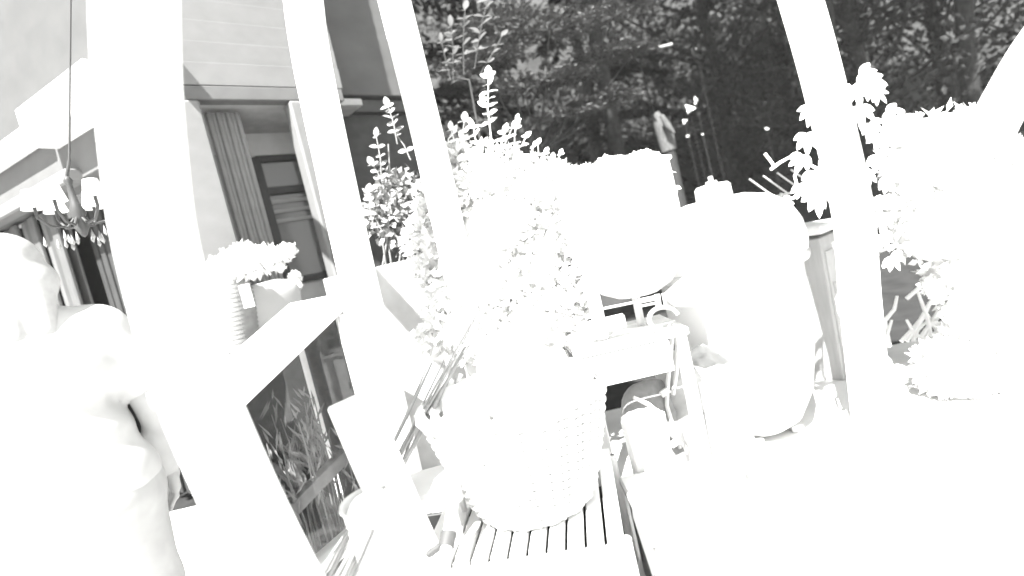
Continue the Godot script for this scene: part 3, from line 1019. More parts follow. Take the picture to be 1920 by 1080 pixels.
	lump(st, bb + Vector3(-0.02, 0.25, 0.14), Vector3(0.15, 0.19, 0.07), 0.35, 0.45, 20, 28, Basis.IDENTITY, 0.75)
	part("pocket", st, M.bag, o)
	for c in [[[1262, 600], [1258, 660], [1252, 720], [1250, 760], [1262, 800], [1275, 840]], [[1270, 640], [1268, 700], [1262, 740]], [[1345, 800], [1340, 826], [1332, 842]]]:
		st = mb()
		var q = []
		for e in c: q.append(pz(e[0], e[1], 2.48))
		tube(st, q, 0.011, 6)
		part("strap", st, M.pale, o)
	for e in [[1266, 830], [1307, 790], [1247, 735]]:
		st = mb()
		box(st, pz(e[0], e[1], 2.45), Vector3(0.05, 0.035, 0.015), Basis(Vector3.BACK, 0.4), 0.005)
		part("buckle", st, M.metal, o)
	# cushion behind the pleated pot, shade put into its grey colour
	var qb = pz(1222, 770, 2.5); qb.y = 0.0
	o = thing("shade_grey_cushion", "folded cushion coloured grey for shade, on the patio beside the soft bag", "cushion", qb)
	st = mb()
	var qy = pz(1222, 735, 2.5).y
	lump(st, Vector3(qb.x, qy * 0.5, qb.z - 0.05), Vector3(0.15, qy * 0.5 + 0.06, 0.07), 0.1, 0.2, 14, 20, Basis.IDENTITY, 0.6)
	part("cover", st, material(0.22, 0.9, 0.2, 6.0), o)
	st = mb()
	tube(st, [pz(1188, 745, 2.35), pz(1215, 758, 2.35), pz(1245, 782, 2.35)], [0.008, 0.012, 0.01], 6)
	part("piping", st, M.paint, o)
	# pleated pot
	var pb = pz(1222, 862, 2.1); pb.y = 0.0
	o = thing("pleated_pot", "white pleated fabric pot standing between wicker basket and soft bag", "pot", pb)
	var ph_ = pz(1220, 778, 2.1).y
	st = mb()
	lathe(st, pb, [[0.0, 0.0], [0.07, 0.0], [0.075, 0.1], [0.085, ph_ * 0.6], [0.09, ph_], [0.08, ph_ + 0.006], [0.0, ph_ - 0.03]], 72, 12, 0.045)
	part("cloth", st, M.paint, o)
	# slatted bench with the wicker basket
	var by = 0.5
	var b0 = ph(975, 1040, by)
	var bc = Vector3(b0.x + 0.04, 0, b0.z - 0.33)
	o = thing("slatted_bench", "low white bench of narrow slats carrying the big wicker basket", "bench", bc)
	var turn = Basis(Vector3.UP, deg_to_rad(-8.0))
	for k in 11:
		st = mb()
		box(st, bc + turn * Vector3(-0.315 + 0.062 * k, by - 0.011, 0), Vector3(0.05, 0.022, 0.66), turn, 0.005)
		part("slat", st, M.paint, o)
	for z in [0.315, -0.315]:
		st = mb()
		box(st, bc + turn * Vector3(0, by - 0.11, z), Vector3(0.7, 0.17, 0.03), turn, 0.006)
		part("rail", st, M.paint, o)
	for e in [[-0.32, 0.29], [0.33, 0.29], [-0.32, -0.3], [0.33, -0.3]]:
		st = mb()
		tube(st, [bc + turn * Vector3(e[0], 0, e[1]), bc + turn * Vector3(e[0], by - 0.025, e[1])], 0.022, 12)
		part("leg", st, M.paint, o)
	# dark crate added to stand for shade under the bench; pole and clamp
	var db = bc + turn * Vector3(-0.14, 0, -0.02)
	o = thing("added_shade_crate", "long dark open crate added as shade under the slatted bench", "crate", db)
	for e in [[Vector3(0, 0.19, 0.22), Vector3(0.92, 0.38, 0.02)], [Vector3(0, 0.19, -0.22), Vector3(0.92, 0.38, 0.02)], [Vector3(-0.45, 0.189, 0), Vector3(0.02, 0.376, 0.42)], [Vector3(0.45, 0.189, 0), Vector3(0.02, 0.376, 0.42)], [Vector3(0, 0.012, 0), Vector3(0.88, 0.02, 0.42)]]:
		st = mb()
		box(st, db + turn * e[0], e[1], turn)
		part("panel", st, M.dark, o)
	var p0 = pz(850, 940, 1.62); var p1 = pz(830, 1075, 1.45)
	var pd = (p1 - p0).normalized()
	var pg = p1 + pd * (p1.y / -pd.y)
	o = thing("clamped_pole", "white pole with a dark clamp beside the wicker basket", "pole", pg)
	st = mb()
	tube(st, [pg, p1, p0, p0 - pd * 0.12], [0.017, 0.017, 0.018, 0.018], 12)
	part("shaft", st, M.paint, o)
	st = mb()
	var pc = p0.lerp(p1, 0.56)
	tube(st, [pc - pd * 0.022, pc + pd * 0.022], 0.024, 12)
	box(st, pc + Vector3(-0.04, -0.02, 0), Vector3(0.07, 0.02, 0.02), Basis(Vector3.BACK, 0.4))
	part("clamp", st, material(0.06, 0.6), o)
	wicker(Vector3(bc.x + 0.035, by, bc.z + 0.02))
	# white chest in front of the bag
	var cb2 = ph(1240, 872, 0.42)
	o = thing("white_chest", "smooth white storage chest on the patio beside the wicker basket", "chest", Vector3(cb2.x + 0.02, 0, cb2.z + 0.2))
	var ob = Vector3(cb2.x + 0.03, 0, cb2.z + 0.24)
	st = mb()
	box(st, ob + Vector3(0, 0.19, 0), Vector3(0.40, 0.38, 0.42), Basis.IDENTITY, 0.02)
	part("body", st, M.white, o)
	st = mb()
	box(st, ob + Vector3(0, 0.402, 0), Vector3(0.43, 0.036, 0.45), Basis.IDENTITY, 0.014)
	part("lid", st, M.white, o)
	st = mb()
	box(st, ob + Vector3(0, 0.32, 0.22), Vector3(0.12, 0.03, 0.02))
	part("handle", st, M.paint, o)
	# plain board leaning in front of the cold frame
	var r0 = pz(655, 745, 1.66); var r1 = pz(745, 955, 1.6)
	var rd = (r1 - r0).normalized()
	var rg = r1 + rd * (r1.y / -rd.y)
	o = thing("leaning_board", "plain white board with eased corners leaning in front of the cold frame glass", "board", rg)
	st = mb()
	bar(st, r0, rg, 0.15, 0.035, Vector3(0.3, 0, 1).normalized(), 0.016)
	part("plank", st, M.white, o)
	# tub and tray to the left of the basket
	var ub = pz(722, 1010, 1.55); ub.y = 0.0
	var ut = pz(722, 925, 1.55).y
	o = thing("white_tub", "plain white tub standing against the left end of the slatted bench", "tub", ub)
	st = mb()
	lathe(st, ub, [[0.0, 0.0], [0.075, 0.0], [0.10, ut - 0.02], [0.108, ut - 0.01], [0.105, ut], [0.095, ut - 0.01], [0.09, ut - 0.1], [0.0, ut - 0.12]], 32)
	part("wall", st, M.white, o)
	st = mb()
	lump(st, ub + Vector3(0, ut - 0.05, 0), Vector3(0.088, 0.07, 0.088), 0.4, 0.5, 10, 18)
	part("linen", st, M.petal, o)
	var yb = pz(815, 925, 1.75)
	var yg = Vector3(yb.x, 0, yb.z - 0.05)
	o = thing("white_stool", "small white stool with a flat seat between the tub and the wicker basket", "stool", yg)
	st = mb()
	box(st, Vector3(yg.x - 0.02, yb.y, yg.z), Vector3(0.22, 0.06, 0.24), Basis(Vector3.UP, 0.15), 0.014)
	part("seat", st, M.white, o)
	for e in [[0.08, 0.09], [-0.08, 0.09], [0.08, -0.09], [-0.08, -0.09]]:
		st = mb()
		box(st, Vector3(yg.x - 0.02 + e[0], (yb.y - 0.03) * 0.5, yg.z + e[1]), Vector3(0.02, yb.y - 0.03, 0.02))
		part("leg", st, M.white, o)
	# canes leaning beside the basket
	canes()
	cold_frame()
	ledge_things()
	hanging_plant()

func wicker(c: Vector3):
	var o = thing("wicker_basket", "big round woven wicker basket standing on the slatted bench", "basket", c)
	var prof = func(t): return lerp(0.2, 0.335, pow(t, 0.75))
	var h = 0.40
	var ns = 28
	var st = mb()
	for k in ns:
		var a = TAU * k / ns
		var pts = []
		for i in 8:
			var t = i / 7.0
			pts.append(c + Vector3(cos(a), 0, sin(a)) * (prof.call(t)) + Vector3(0, 0.008 + h * t, 0))
		tube(st, pts, 0.006, 5)
	part("stakes", st, M.wicker, o, true)
	st = mb()
	for row in 26:
		var t = (row + 0.5) / 26.0
		var pts = []
		for i in 113:
			var a = TAU * i / 112.0
			var wv = cos(a * ns * 0.5 + (PI if row % 2 else 0.0)) * 0.0065
			pts.append(c + Vector3(cos(a), 0, sin(a)) * (prof.call(t) + wv) + Vector3(0, 0.012 + h * t, 0))
		tube(st, pts, 0.0076, 5, false)
	part("weave", st, M.wicker, o, true)
	st = mb()
	for j in 2:
		var pts = []
		for i in 97:
			var a = TAU * i / 96.0
			pts.append(c + Vector3(cos(a), 0, sin(a)) * (0.335 + 0.012 * cos(a * 20.0 + PI * j)) + Vector3(0, h + 0.018 + 0.012 * sin(a * 20.0 + PI * j), 0))
		tube(st, pts, 0.012, 6, false)
	part("rim", st, M.wicker, o)
	st = mb()
	lathe(st, c, [[0.0, 0.004], [0.195, 0.004], [0.195, 0.016], [0.0, 0.016]], 32)
	part("base", st, M.wicker, o)
	# gourds heaped in it
	var spots = [[-0.17, 0.40, 0.13, 0.085], [0.02, 0.41, 0.17, 0.09], [0.19, 0.41, 0.08, 0.095], [-0.08, 0.44, -0.02, 0.11], [0.12, 0.46, -0.08, 0.12], [-0.2, 0.42, -0.1, 0.1], [0.0, 0.52, -0.14, 0.12]]
	for s in spots:
		var p = c + Vector3(s[0], s[1] - s[3] * 0.2, s[2])
		var q = thing("pale_gourd", "smooth pale gourd heaped in the wicker basket", "gourd", p - Vector3(0, s[3] * 0.8, 0), "gourds in the wicker basket")
		st = mb()
		lathe(st, p, [[0.0, -s[3] * 0.8], [s[3] * 0.55, -s[3] * 0.74], [s[3] * 0.92, -s[3] * 0.4], [s[3], 0.0], [s[3] * 0.9, s[3] * 0.42], [s[3] * 0.5, s[3] * 0.74], [s[3] * 0.15, s[3] * 0.74], [0.0, s[3] * 0.7]], 40, 9, 0.025)
		part("flesh", st, M.white, q)
		st = mb()
		tube(st, [p + Vector3(0, s[3] * 0.7, 0), p + Vector3(0.01, s[3] * 0.9, 0.005), p + Vector3(0.025, s[3] * 1.05, 0.005)], [0.012, 0.009, 0.01], 6)
		part("stalk", st, M.stick, q)
	# lining cloth hanging between them
	st = mb()
	lathe(st, c, [[0.0, 0.3], [0.2, 0.32], [0.29, 0.38], [0.318, 0.425], [0.30, 0.43], [0.28, 0.40]], 96, 14, 0.02)
	var cl = thing("basket_cloth", "white cloth lining the wicker basket under the gourds", "cloth", c + Vector3(0, 0.3, 0))
	st = mb()
	lathe(st, c, [[0.0, 0.3], [0.2, 0.32], [0.28, 0.38], [0.305, 0.42], [0.29, 0.43], [0.27, 0.40]], 96, 14, 0.02)
	part("fabric", st, M.white, cl)

func canes():
	var b = ph(735, 1000, 0.0)
	var o = thing("cane_bundle", "bundle of thin grey canes leaning between white post and wicker basket", "canes", b)
	for s in [[725, 890, 893, 592, 4], [733, 870, 885, 640, 3], [760, 840, 880, 620, 3], [770, 845, 872, 650, 7], [740, 875, 855, 660, 3], [752, 850, 838, 665, 3], [720, 865, 800, 690, 3], [728, 850, 810, 680, 5], [715, 875, 770, 770, 3], [745, 860, 782, 780, 3], [755, 865, 795, 770, 4], [765, 850, 800, 790, 3]]:
		var a = pz(s[0], s[1], 1.75); var e = pz(s[2], s[3], 2.05)
		var d = (a - e).normalized()
		var foot = a + d * (a.y / -d.y) * 1.0
		var st = mb()
		tube(st, [foot, a, a.lerp(e, 0.5) + rv() * 0.004, e], [s[4] * 0.0011, s[4] * 0.0012, s[4] * 0.0012, s[4] * 0.0008], 6)
		part("cane", st, M.stick, o)
	var q0 = pz(680, 790, 1.8); var q1 = pz(730, 900, 1.8)
	var d2 = (q1 - q0).normalized()
	var ft = q1 + d2 * (q1.y / -d2.y)
	o = thing("single_cane", "single grey cane slanting down beside the white post", "cane", ft)
	var st = mb()
	tube(st, [ft, q1, q0], 0.005, 6)
	part("rod", st, M.stick, o)

func cold_frame():
	# glazed case with a sloping top between the two left posts
	var p0 = Vector3(-1.32, 0, -2.4)
	var d = Vector3(0.66, 0, -0.75).normalized()
	var n = Vector3(0.75, 0, 0.66).normalized()
	var q = []
	for e in [[440, 765], [530, 655], [632, 590], [700, 940], [603, 1058], [585, 1040]]:
		q.append(onp(e[0], e[1], p0, n))
	var y_top1 = q[2].y
	var s0 = -0.12
	var s1 = (q[2] - p0).dot(d)
	var base = p0 + d * 0.2; base.y = 0.0
	var o = thing("cold_frame", "white cold frame with a sloping top and a dark glass front", "cold frame", base)
	var L = func(s, y): return p0 + d * s + Vector3(0, y, 0)
	var yl = onp(465, 750, p0, n).y
	var sl = (onp(465, 750, p0, n) - p0).dot(d)
	var slope = (y_top1 - yl) / (s1 - sl)
	var yb0 = 0.10
	var at0 = yl + slope * (s0 - sl)
	var st = mb()
	bar(st, L.call(s0, at0 + 0.03), L.call(s1 + 0.05, y_top1 + 0.03 + slope * 0.05), 0.06, 0.06, n)
	part("top_rail", st, M.white, o)
	st = mb()
	bar(st, L.call(s0, 0.06), L.call(s1 + 0.05, 0.18), 0.06, 0.12, n)
	part("bottom_rail", st, M.white, o)
	for e in [[s0 + 0.03, at0], [s1 + 0.02, y_top1]]:
		st = mb()
		bar(st, L.call(e[0], 0.0), L.call(e[0], e[1]), 0.05, 0.05, n)
		part("stile", st, M.white, o)
	st = mb()
	bar(st, L.call(s1 - 0.012, 0.16) + n * 0.01, L.call(s1 - 0.012, y_top1 - 0.01) + n * 0.01, 0.012, 0.02, n)
	part("glazing_bead", st, M.metal, o)
	var gm := StandardMaterial3D.new()
	gm.albedo_color = Color(0.5, 0.5, 0.5, 0.04)
	gm.transparency = BaseMaterial3D.TRANSPARENCY_ALPHA
	gm.roughness = 0.03
	gm.metallic_specular = 0.5
	st = mb()
	quad(st, L.call(s0, 0.08), L.call(s1, 0.17), L.call(s1, y_top1), L.call(s0, at0))
	part("pane", st, gm, o)
	# body: back, ends, sloping lid, floor
	var dep = 0.55
	var wall_m = material(0.05, 0.9, 0.4, 3.0)
	st = mb()
	quad(st, L.call(s0, 0) - n * dep, L.call(s1, 0) - n * dep, L.call(s1, y_top1) - n * dep, L.call(s0, at0) - n * dep)
	part("back_panel", st, wall_m, o)
	for e in [[s0, at0], [s1 + 0.04, y_top1 + slope * 0.04]]:
		st = mb()
		quad(st, L.call(e[0], 0), L.call(e[0], 0) - n * dep, L.call(e[0], e[1]) - n * dep, L.call(e[0], e[1]))
		part("end_panel", st, wall_m, o)
	st = mb()
	bar(st, L.call(s0, at0 + 0.075) - n * (dep * 0.5), L.call(s1 + 0.05, y_top1 + 0.075 + slope * 0.05) - n * (dep * 0.5), 0.025, dep + 0.06, n)
	part("lid", st, M.white, o)
	st = mb()
	quad(st, L.call(s0, 0.05), L.call(s1, 0.05), L.call(s1, 0.05) - n * dep, L.call(s0, 0.05) - n * dep)
	part("soil", st, material(0.04, 0.95, 0.5, 3.0), o)
	st = mb()
	bar(st, L.call(s0, 0.30) - n * 0.12, L.call(s1, 0.50) - n * 0.2, 0.07, 0.07, n)
	part("shelf_bar", st, material(0.14, 0.8, 0.3, 3.0), o)
	# seedlings added behind the glass in place of its mottled reflections
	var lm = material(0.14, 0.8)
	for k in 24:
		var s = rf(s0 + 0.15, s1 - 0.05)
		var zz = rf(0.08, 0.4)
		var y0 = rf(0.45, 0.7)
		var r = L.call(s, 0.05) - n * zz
		var sd = thing("seedling", "slender pale seedling added behind the cold frame glass for its reflections", "seedling", r, "seedlings standing in for reflections in the cold frame")
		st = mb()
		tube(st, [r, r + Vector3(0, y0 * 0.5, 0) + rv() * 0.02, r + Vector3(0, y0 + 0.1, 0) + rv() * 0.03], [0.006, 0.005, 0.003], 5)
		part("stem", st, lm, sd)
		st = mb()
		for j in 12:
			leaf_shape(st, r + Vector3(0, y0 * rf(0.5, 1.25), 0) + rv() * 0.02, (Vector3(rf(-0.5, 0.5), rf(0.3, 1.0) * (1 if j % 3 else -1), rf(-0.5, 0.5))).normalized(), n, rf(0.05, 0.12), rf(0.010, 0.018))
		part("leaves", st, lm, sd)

func ledge_things():
	# knee wall of the porch with pots on it
	var a = ph(400, 668, 1.17); var b = ph(650, 588, 1.17)
	var d = (b - a).normalized()
	var n = Vector3(-d.z, 0, d.x)
	if n.z < 0: n = -n
	var mid = (a + b) * 0.5
	var o = thing("porch_wall", "low white wall with a flat coping in front of the porch", "wall", Vector3(mid.x, 0, mid.z) - n * 0.14)
	var st = mb()
	var bs = Basis(d, Vector3.UP, d.cross(Vector3.UP))
	var ln = (b - a).length() + 0.06
	box(st, Vector3(mid.x, 0.56, mid.z) - n * 0.15, Vector3(ln, 1.12, 0.22), bs)
	part("wall_face", st, M.paint, o)
	st = mb()
	box(st, Vector3(mid.x, 1.145, mid.z) - n * 0.14, Vector3(ln + 0.06, 0.05, 0.32), bs, 0.012)
	part("coping", st, M.white, o)
	# ribbed pot
	var top = 1.17
	var pc = pz(452, 600, 3.5)
	var foot = Vector3(a.x, top, a.z) + d * ((pc - a).dot(d)) - n * 0.12
	var ph2 = pz(445, 505, 3.5).y - top
	o = thing("ribbed_pot", "pale ribbed round pot with flowers on the porch wall coping", "pot", foot)
	st = mb()
	var prof = [[0.0, 0.0]]
	var rows = 34
	for k in rows + 1:
		var t = k / float(rows)
		prof.append([lerp(0.14, 0.185, sin(t * 2.2)) + (0.005 if k % 2 else -0.004), ph2 * t])
	prof.append([0.165, ph2])
	prof.append([0.16, ph2 - 0.06])
	prof.append([0.0, ph2 - 0.07])
	lathe(st, foot, prof, 36)
	part("body", st, material(0.33, 0.85, 0.15, 4.0), o)
	st = mb()
	box(st, pz(463, 555, 3.3), Vector3(0.07, 0.15, 0.012), Basis.IDENTITY, 0.006)
	part("tag", st, M.white, o)
	var fp = thing("pot_flowers", "low spreading white flowers in the ribbed pot", "flowers", foot + Vector3(0, ph2 - 0.07, 0))
	var fi = 0
	for c in [[430, 490, 30], [455, 475, 26], [470, 480, 26], [490, 478, 24], [520, 478, 20], [540, 470, 20], [525, 500, 12], [410, 500, 24], [445, 500, 30], [475, 495, 24]]:
		flower_head(fp, pz(c[0], c[1], 3.5), c[2] * 3.5 / focal, fi)
		fi += 1
	st = mb()
	leaf_cloud(st, pz(470, 495, 3.5), Vector3(0.25, 0.07, 0.14), 260, 0.06, 0.2)
	part("foliage", st, M.leaf_pale, fp, true)
	# white cushion
	var cc = pz(570, 560, 3.75)
	var cf = Vector3(a.x, top, a.z) + d * ((cc - a).dot(d)) - n * 0.12
	o = thing("white_cushion", "plump white cushion leaning on the porch wall coping", "cushion", cf)
	st = mb()
	lump(st, cf + Vector3(0, 0.2, 0), Vector3(0.26, 0.2, 0.1), 0.1, 0.2, 18, 28, Basis(Vector3.UP, atan2(-d.z, d.x)), 0.62)
	part("cover", st, M.white, o)
	var tuf = thing("coping_flowers", "heap of white flower heads between cushion and house column", "flowers", cf + d * 0.28)
	for k in 16:
		flower_head(tuf, cf + d * rf(0.02, 0.36) + Vector3(0, 0.05 + rf(0.0, 0.36), 0) - n * rf(0.0, 0.08), rf(0.04, 0.06), k)

func hanging_plant():
	var hp = pz(150, 350, 2.6)
	var top = Vector3(hp.x - 0.02, 3.4, hp.z)
	top = pz(133, -120, 2.6)
	var hub = pz(146, 400, 2.6)
	var o = thing("chandelier", "chandelier with small pale shades and dark curled arms hanging on a thin cord", "chandelier", hub - Vector3(0, 0.12, 0))
	var st = mb()
	var c1 = pz(130, 300, 2.6)
	tube(st, [top, top.lerp(c1, 0.5), c1], 0.005, 6)
	part("cord", st, material(0.07, 0.8), o)
	var iron = material(0.05, 0.6)
	st = mb()
	lathe(st, hub, [[0.0, -0.12], [0.012, -0.11], [0.03, -0.07], [0.02, -0.03], [0.035, 0.0], [0.018, 0.05], [0.012, 0.14], [0.02, 0.16], [0.0, 0.2]], 16)
	tube(st, [hub + Vector3(0, 0.18, 0), c1], 0.008, 6)
	part("stem", st, iron, o)
	var shade_m = material(0.7, 0.8)
	for k in 6:
		var a = TAU * k / 6.0 + 0.35
		var dd = Vector3(cos(a), 0, sin(a))
		st = mb()
		tube(st, [hub, hub + dd * 0.05 + Vector3(0, -0.06, 0), hub + dd * 0.11 + Vector3(0, -0.05, 0), hub + dd * 0.15 + Vector3(0, 0.0, 0), hub + dd * 0.15 + Vector3(0, 0.05, 0)], 0.007, 7)
		var arm = part("arm", st, iron, o)
		st = mb()
		lathe(st, hub + dd * 0.15 + Vector3(0, 0.04, 0), [[0.05, 0.0], [0.03, 0.09]], 20)
		part("shade", st, shade_m, arm)
		st = mb()
		for j2 in 3:
			lathe(st, hub + dd * (0.06 + 0.045 * j2) + Vector3(0, -0.12 - 0.02 * (j2 % 2), 0), [[0.0, -0.025], [0.009, -0.01], [0.0, 0.03]], 7)
		part("crystal_drops", st, material(0.25, 0.2), arm, true)
	# timber above the frame that carries the cord and rests on the house
	o = thing("overhead_beam", "white timber beam over the patio that carries the chandelier cord", "beam", top)
	st = mb()
	bar(st, top + Vector3(-0.6, 0.06, -1.6), top + Vector3(0.5, 0.06, 1.2), 0.1, 0.12)
	part("timber", st, M.white, o)

# ------------------------------------------------------------------ person
func caps(p: Vector3, b: Array) -> float:      # distance to a tapered capsule
	var a: Vector3 = b[0]
	var e: Vector3 = b[1]
	var ab = e - a
	var t = clamp((p - a).dot(ab) / max(ab.length_squared(), 1e-9), 0.0, 1.0)
	return p.distance_to(a + ab * t) - lerp(b[2], b[3], t)

func nets(st, lo: Vector3, hi: Vector3, cell: float, bones: Array, k: float, off: Transform3D):
	# surface nets over smoothly joined capsules
	var nx = int((hi.x - lo.x) / cell) + 2
	var ny = int((hi.y - lo.y) / cell) + 2
	var nz = int((hi.z - lo.z) / cell) + 2
	var f := PackedFloat32Array()
	f.resize(nx * ny * nz)
	f.fill(1.0)
	for b in bones:
		var r = max(b[2], b[3]) + k * 1.5 + cell * 2.0
		var bl = (Vector3(min(b[0].x, b[1].x), min(b[0].y, b[1].y), min(b[0].z, b[1].z)) - Vector3.ONE * r - lo) / cell
		var bh = (Vector3(max(b[0].x, b[1].x), max(b[0].y, b[1].y), max(b[0].z, b[1].z)) + Vector3.ONE * r - lo) / cell
		for z in range(max(0, int(bl.z)), min(nz, int(bh.z) + 1)):
			for y in range(max(0, int(bl.y)), min(ny, int(bh.y) + 1)):
				var row = (z * ny + y) * nx
				for x in range(max(0, int(bl.x)), min(nx, int(bh.x) + 1)):
					var d = caps(lo + Vector3(x, y, z) * cell, b)
					var c = f[row + x]
					var h = max(k - abs(c - d), 0.0) / k
					f[row + x] = min(c, d) - h * h * k * 0.25
	var vid := {}
	st.set_smooth_group(0)
	var pos = []
	for z in nz - 1:
		for y in ny - 1:
			for x in nx - 1:
				var neg = 0
				var v = []
				for q in 8:
					var w = f[((z + (q >> 2)) * ny + y + ((q >> 1) & 1)) * nx + x + (q & 1)]
					v.append(w)
					if w < 0.0: neg += 1
				if neg == 0 or neg == 8: continue
				var s = Vector3.ZERO
				var cnt = 0
				for q in 8:
					for ax in 3:
						var q2 = q | (1 << ax)
						if q2 != q and (v[q] < 0.0) != (v[q2] < 0.0):
							var t = v[q] / (v[q] - v[q2])
							var p = Vector3(q & 1, (q >> 1) & 1, q >> 2)
							p[ax] += t
							s += p
							cnt += 1
				vid[(z * ny + y) * nx + x] = pos.size()
				pos.append(off * (lo + (Vector3(x, y, z) + s / cnt) * cell))
	for key in vid:
		var x = key % nx
		var y = (key / nx) % ny
		var z = key / (nx * ny)
		var f0 = f[key]
		var ax = [1, nx, nx * ny]
		var cc = [x, y, z]
		for a in 3:
			var u = (a + 1) % 3
			var w = (a + 2) % 3
			if cc[u] == 0 or cc[w] == 0: continue
			var f1 = f[key + ax[a]]
			if (f0 < 0.0) == (f1 < 0.0): continue
			var i0 = vid.get(key); var i1 = vid.get(key - ax[u]); var i2 = vid.get(key - ax[u] - ax[w]); var i3 = vid.get(key - ax[w])
			if i0 == null or i1 == null or i2 == null or i3 == null: continue
			if f0 < 0.0: quad(st, pos[i0], pos[i3], pos[i2], pos[i1])
			else: quad(st, pos[i0], pos[i1], pos[i2], pos[i3])

func person():
	var head = pz(8, 512, 1.7)
	var scale_k = head.y / 1.60
	var base = Vector3(head.x, 0, head.z)
	var o = thing("person", "person with pale neck-length hair and white top, back turned, beside broad post", "person", base)
	var tf = Transform3D(Basis(Vector3.UP, deg_to_rad(50.0)) * Basis.from_scale(Vector3.ONE * scale_k), base)
	var V = func(x, y, z): return Vector3(x, y, z)
	var bones = [
		[V.call(0, 1.43, 0.02), V.call(0, 1.54, -0.005), 0.062, 0.056],
		[V.call(-0.15, 1.36, 0.02), V.call(0.15, 1.36, 0.02), 0.08, 0.08],
		[V.call(0, 1.44, 0.02), V.call(-0.15, 1.375, 0.02), 0.06, 0.065],
		[V.call(0, 1.44, 0.02), V.call(0.15, 1.375, 0.02), 0.06, 0.065],
		[V.call(-0.06, 1.27, 0.02), V.call(0.06, 1.27, 0.02), 0.125, 0.125],
		[V.call(-0.06, 1.05, 0.01), V.call(0.06, 1.05, 0.01), 0.105, 0.105],
		[V.call(-0.08, 0.90, 0.02), V.call(0.08, 0.90, 0.02), 0.14, 0.14],
		[V.call(0, 1.27, 0.02), V.call(0, 0.9, 0.02), 0.11, 0.11],
		[V.call(-0.10, 0.86, 0.01), V.call(-0.11, 0.5, -0.02), 0.105, 0.075],
		[V.call(-0.11, 0.5, -0.02), V.call(-0.11, 0.1, 0.02), 0.072, 0.055],
		[V.call(-0.11, 0.07, 0.03), V.call(-0.125, 0.045, -0.15), 0.05, 0.04],
		[V.call(0.10, 0.86, 0.01), V.call(0.11, 0.5, -0.02), 0.105, 0.075],
		[V.call(0.11, 0.5, -0.02), V.call(0.11, 0.1, 0.02), 0.072, 0.055],
		[V.call(0.11, 0.07, 0.03), V.call(0.125, 0.045, -0.15), 0.05, 0.04],
		[V.call(-0.175, 1.36, 0.02), V.call(-0.262, 1.11, 0.05), 0.075, 0.058],
		[V.call(-0.262, 1.11, 0.05), V.call(-0.262, 0.86, -0.03), 0.056, 0.042],
		[V.call(0.175, 1.36, 0.02), V.call(0.262, 1.11, 0.06), 0.075, 0.058],
		[V.call(0.262, 1.11, 0.06), V.call(0.262, 0.86, -0.03), 0.056, 0.042]]
	var st = mb(true)
	nets(st, Vector3(-0.42, -0.02, -0.26), Vector3(0.42, 1.6, 0.24), 0.017, bones, 0.05, tf)
	var hf = tf * Transform3D(Basis(Vector3.RIGHT, deg_to_rad(-8.0)), Vector3(0, -0.03, 0.21))
	# head with brow, nose, chin and ears
	var hb = [
		[V.call(0, 1.665, 0.02), V.call(0, 1.655, -0.02), 0.092, 0.085],
		[V.call(0, 1.58, -0.01), V.call(0, 1.535, -0.055), 0.062, 0.04],
		[V.call(0, 1.62, -0.05), V.call(0, 1.62, -0.055), 0.055, 0.05],
		[V.call(0, 1.635, -0.1), V.call(0, 1.6, -0.118), 0.011, 0.017],
		[V.call(-0.03, 1.655, -0.092), V.call(0.03, 1.655, -0.092), 0.016, 0.016],
		[V.call(-0.022, 1.563, -0.094), V.call(0.022, 1.563, -0.094), 0.012, 0.012],
		[V.call(-0.09, 1.645, 0.01), V.call(-0.095, 1.6, 0.0), 0.016, 0.011],
		[V.call(0.09, 1.645, 0.01), V.call(0.095, 1.6, 0.0), 0.016, 0.011],
		[V.call(0, 1.58, 0.02), V.call(0, 1.46, 0.02), 0.055, 0.06]]
	nets(st, Vector3(-0.13, 1.44, -0.15), Vector3(0.13, 1.78, 0.14), 0.008, hb, 0.02, hf)
	# hands: palm, four fingers, thumb
	for s in [-1, 1]:
		var w = Vector3(0.262 * s, 0.86, -0.03)
		var fb = [[w, w + Vector3(0, -0.04, -0.01), 0.028, 0.03], [w + Vector3(0, -0.05, -0.035), w + Vector3(0, -0.085, -0.04), 0.018, 0.016], [w + Vector3(0, -0.05, 0.01), w + Vector3(0, -0.085, 0.012), 0.018, 0.016]]
		for j in 4:
			var z0 = -0.045 + 0.021 * j
			var lf = [0.075, 0.085, 0.078, 0.06][j]
			var k0 = w + Vector3(0, -0.085, z0)
			var k1 = k0 + Vector3(-0.008 * s, -lf * 0.5, -0.002)
			var k2 = k1 + Vector3(-0.022 * s, -lf * 0.42, 0)
			fb.append([k0, k1, 0.0092, 0.0085])
			fb.append([k1, k2, 0.0085, 0.0075])
		var t0 = w + Vector3(-0.005 * s, -0.035, -0.04)
		var t1 = t0 + Vector3(-0.015 * s, -0.035, -0.028)
		fb.append([t0, t1, 0.013, 0.011])
		fb.append([t1, t1 + Vector3(-0.01 * s, -0.035, -0.006), 0.011, 0.009])
		nets(st, w + Vector3(-0.07, -0.2, -0.1), w + Vector3(0.07, 0.04, 0.06), 0.005, fb, 0.008, tf)
	part("body", st, material(0.36, 0.85, 0.1, 3.0), o)
	# loose shirt with short sleeves, and trousers
	st = mb(true)
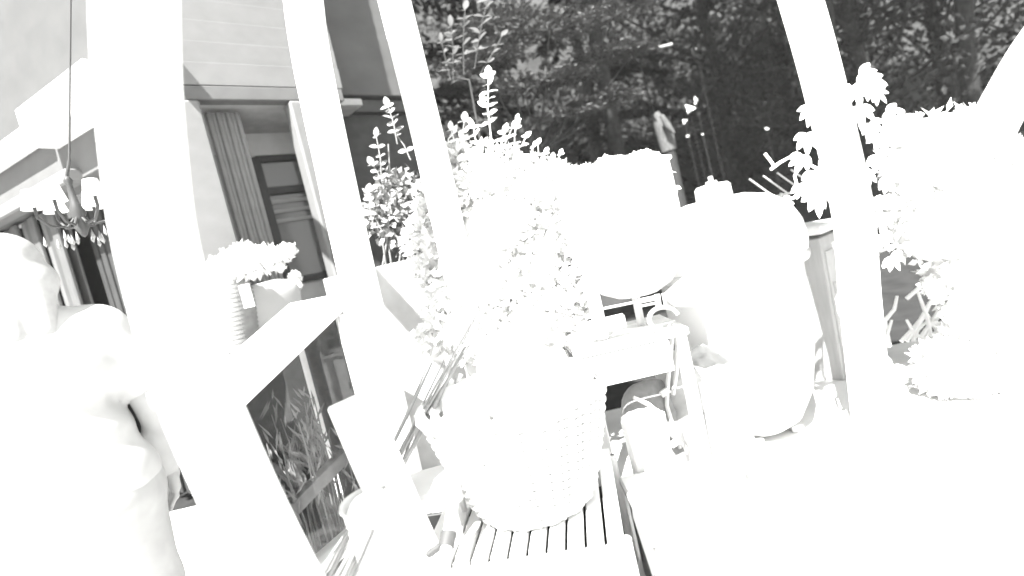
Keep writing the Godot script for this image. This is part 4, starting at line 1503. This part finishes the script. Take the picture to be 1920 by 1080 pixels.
	var shirt = [
		[V.call(-0.15, 1.36, 0.02), V.call(0.15, 1.36, 0.02), 0.09, 0.09],
		[V.call(0, 1.43, 0.02), V.call(-0.15, 1.375, 0.02), 0.07, 0.074],
		[V.call(0, 1.43, 0.02), V.call(0.15, 1.375, 0.02), 0.07, 0.074],
		[V.call(-0.07, 1.27, 0.02), V.call(0.07, 1.27, 0.02), 0.14, 0.14],
		[V.call(-0.07, 1.05, 0.015), V.call(0.07, 1.05, 0.015), 0.125, 0.125],
		[V.call(-0.08, 0.90, 0.02), V.call(0.08, 0.90, 0.02), 0.15, 0.15],
		[V.call(0, 1.27, 0.02), V.call(0, 0.9, 0.02), 0.12, 0.14],
		[V.call(-0.175, 1.36, 0.02), V.call(-0.235, 1.19, 0.045), 0.086, 0.082],
		[V.call(0.175, 1.36, 0.02), V.call(0.235, 1.19, 0.05), 0.086, 0.082]]
	for k in 5:      # creases across the waist and back
		shirt.append([V.call(-0.12 + 0.03 * k, 1.12 - 0.05 * k, 0.125), V.call(0.03 + 0.025 * k, 1.07 - 0.045 * k, 0.135), 0.014, 0.008])
	nets(st, Vector3(-0.36, 0.72, -0.22), Vector3(0.36, 1.56, 0.24), 0.013, shirt, 0.035, tf)
	part("shirt", st, material(0.42, 0.9, 0.1, 3.0), o)
	st = mb(true)
	var slacks = [
		[V.call(-0.08, 0.86, 0.02), V.call(0.08, 0.86, 0.02), 0.147, 0.147],
		[V.call(-0.02, 0.76, 0.02), V.call(0.02, 0.76, 0.02), 0.12, 0.12],
		[V.call(-0.10, 0.84, 0.01), V.call(-0.11, 0.5, -0.015), 0.122, 0.095],
		[V.call(-0.11, 0.5, -0.015), V.call(-0.11, 0.12, 0.02), 0.095, 0.088],
		[V.call(0.10, 0.84, 0.01), V.call(0.11, 0.5, -0.015), 0.122, 0.095],
		[V.call(0.11, 0.5, -0.015), V.call(0.11, 0.12, 0.02), 0.095, 0.088]]
	nets(st, Vector3(-0.3, 0.02, -0.2), Vector3(0.3, 1.06, 0.24), 0.017, slacks, 0.04, tf)
	part("trousers", st, material(0.34, 0.9, 0.12, 3.0), o)
	# short hair
	st = mb(true)
	var hair = [[V.call(0, 1.665, 0.035), V.call(0, 1.63, 0.045), 0.094, 0.085], [V.call(-0.06, 1.6, 0.04), V.call(0.06, 1.6, 0.04), 0.055, 0.055], [V.call(-0.04, 1.58, 0.06), V.call(-0.035, 1.44, 0.075), 0.06, 0.035], [V.call(0.04, 1.58, 0.06), V.call(0.035, 1.44, 0.075), 0.06, 0.035]]
	nets(st, Vector3(-0.14, 1.38, -0.1), Vector3(0.14, 1.79, 0.17), 0.009, hair, 0.03, hf)
	part("hair", st, material(0.34, 0.6, 0.1, 12.0), o)
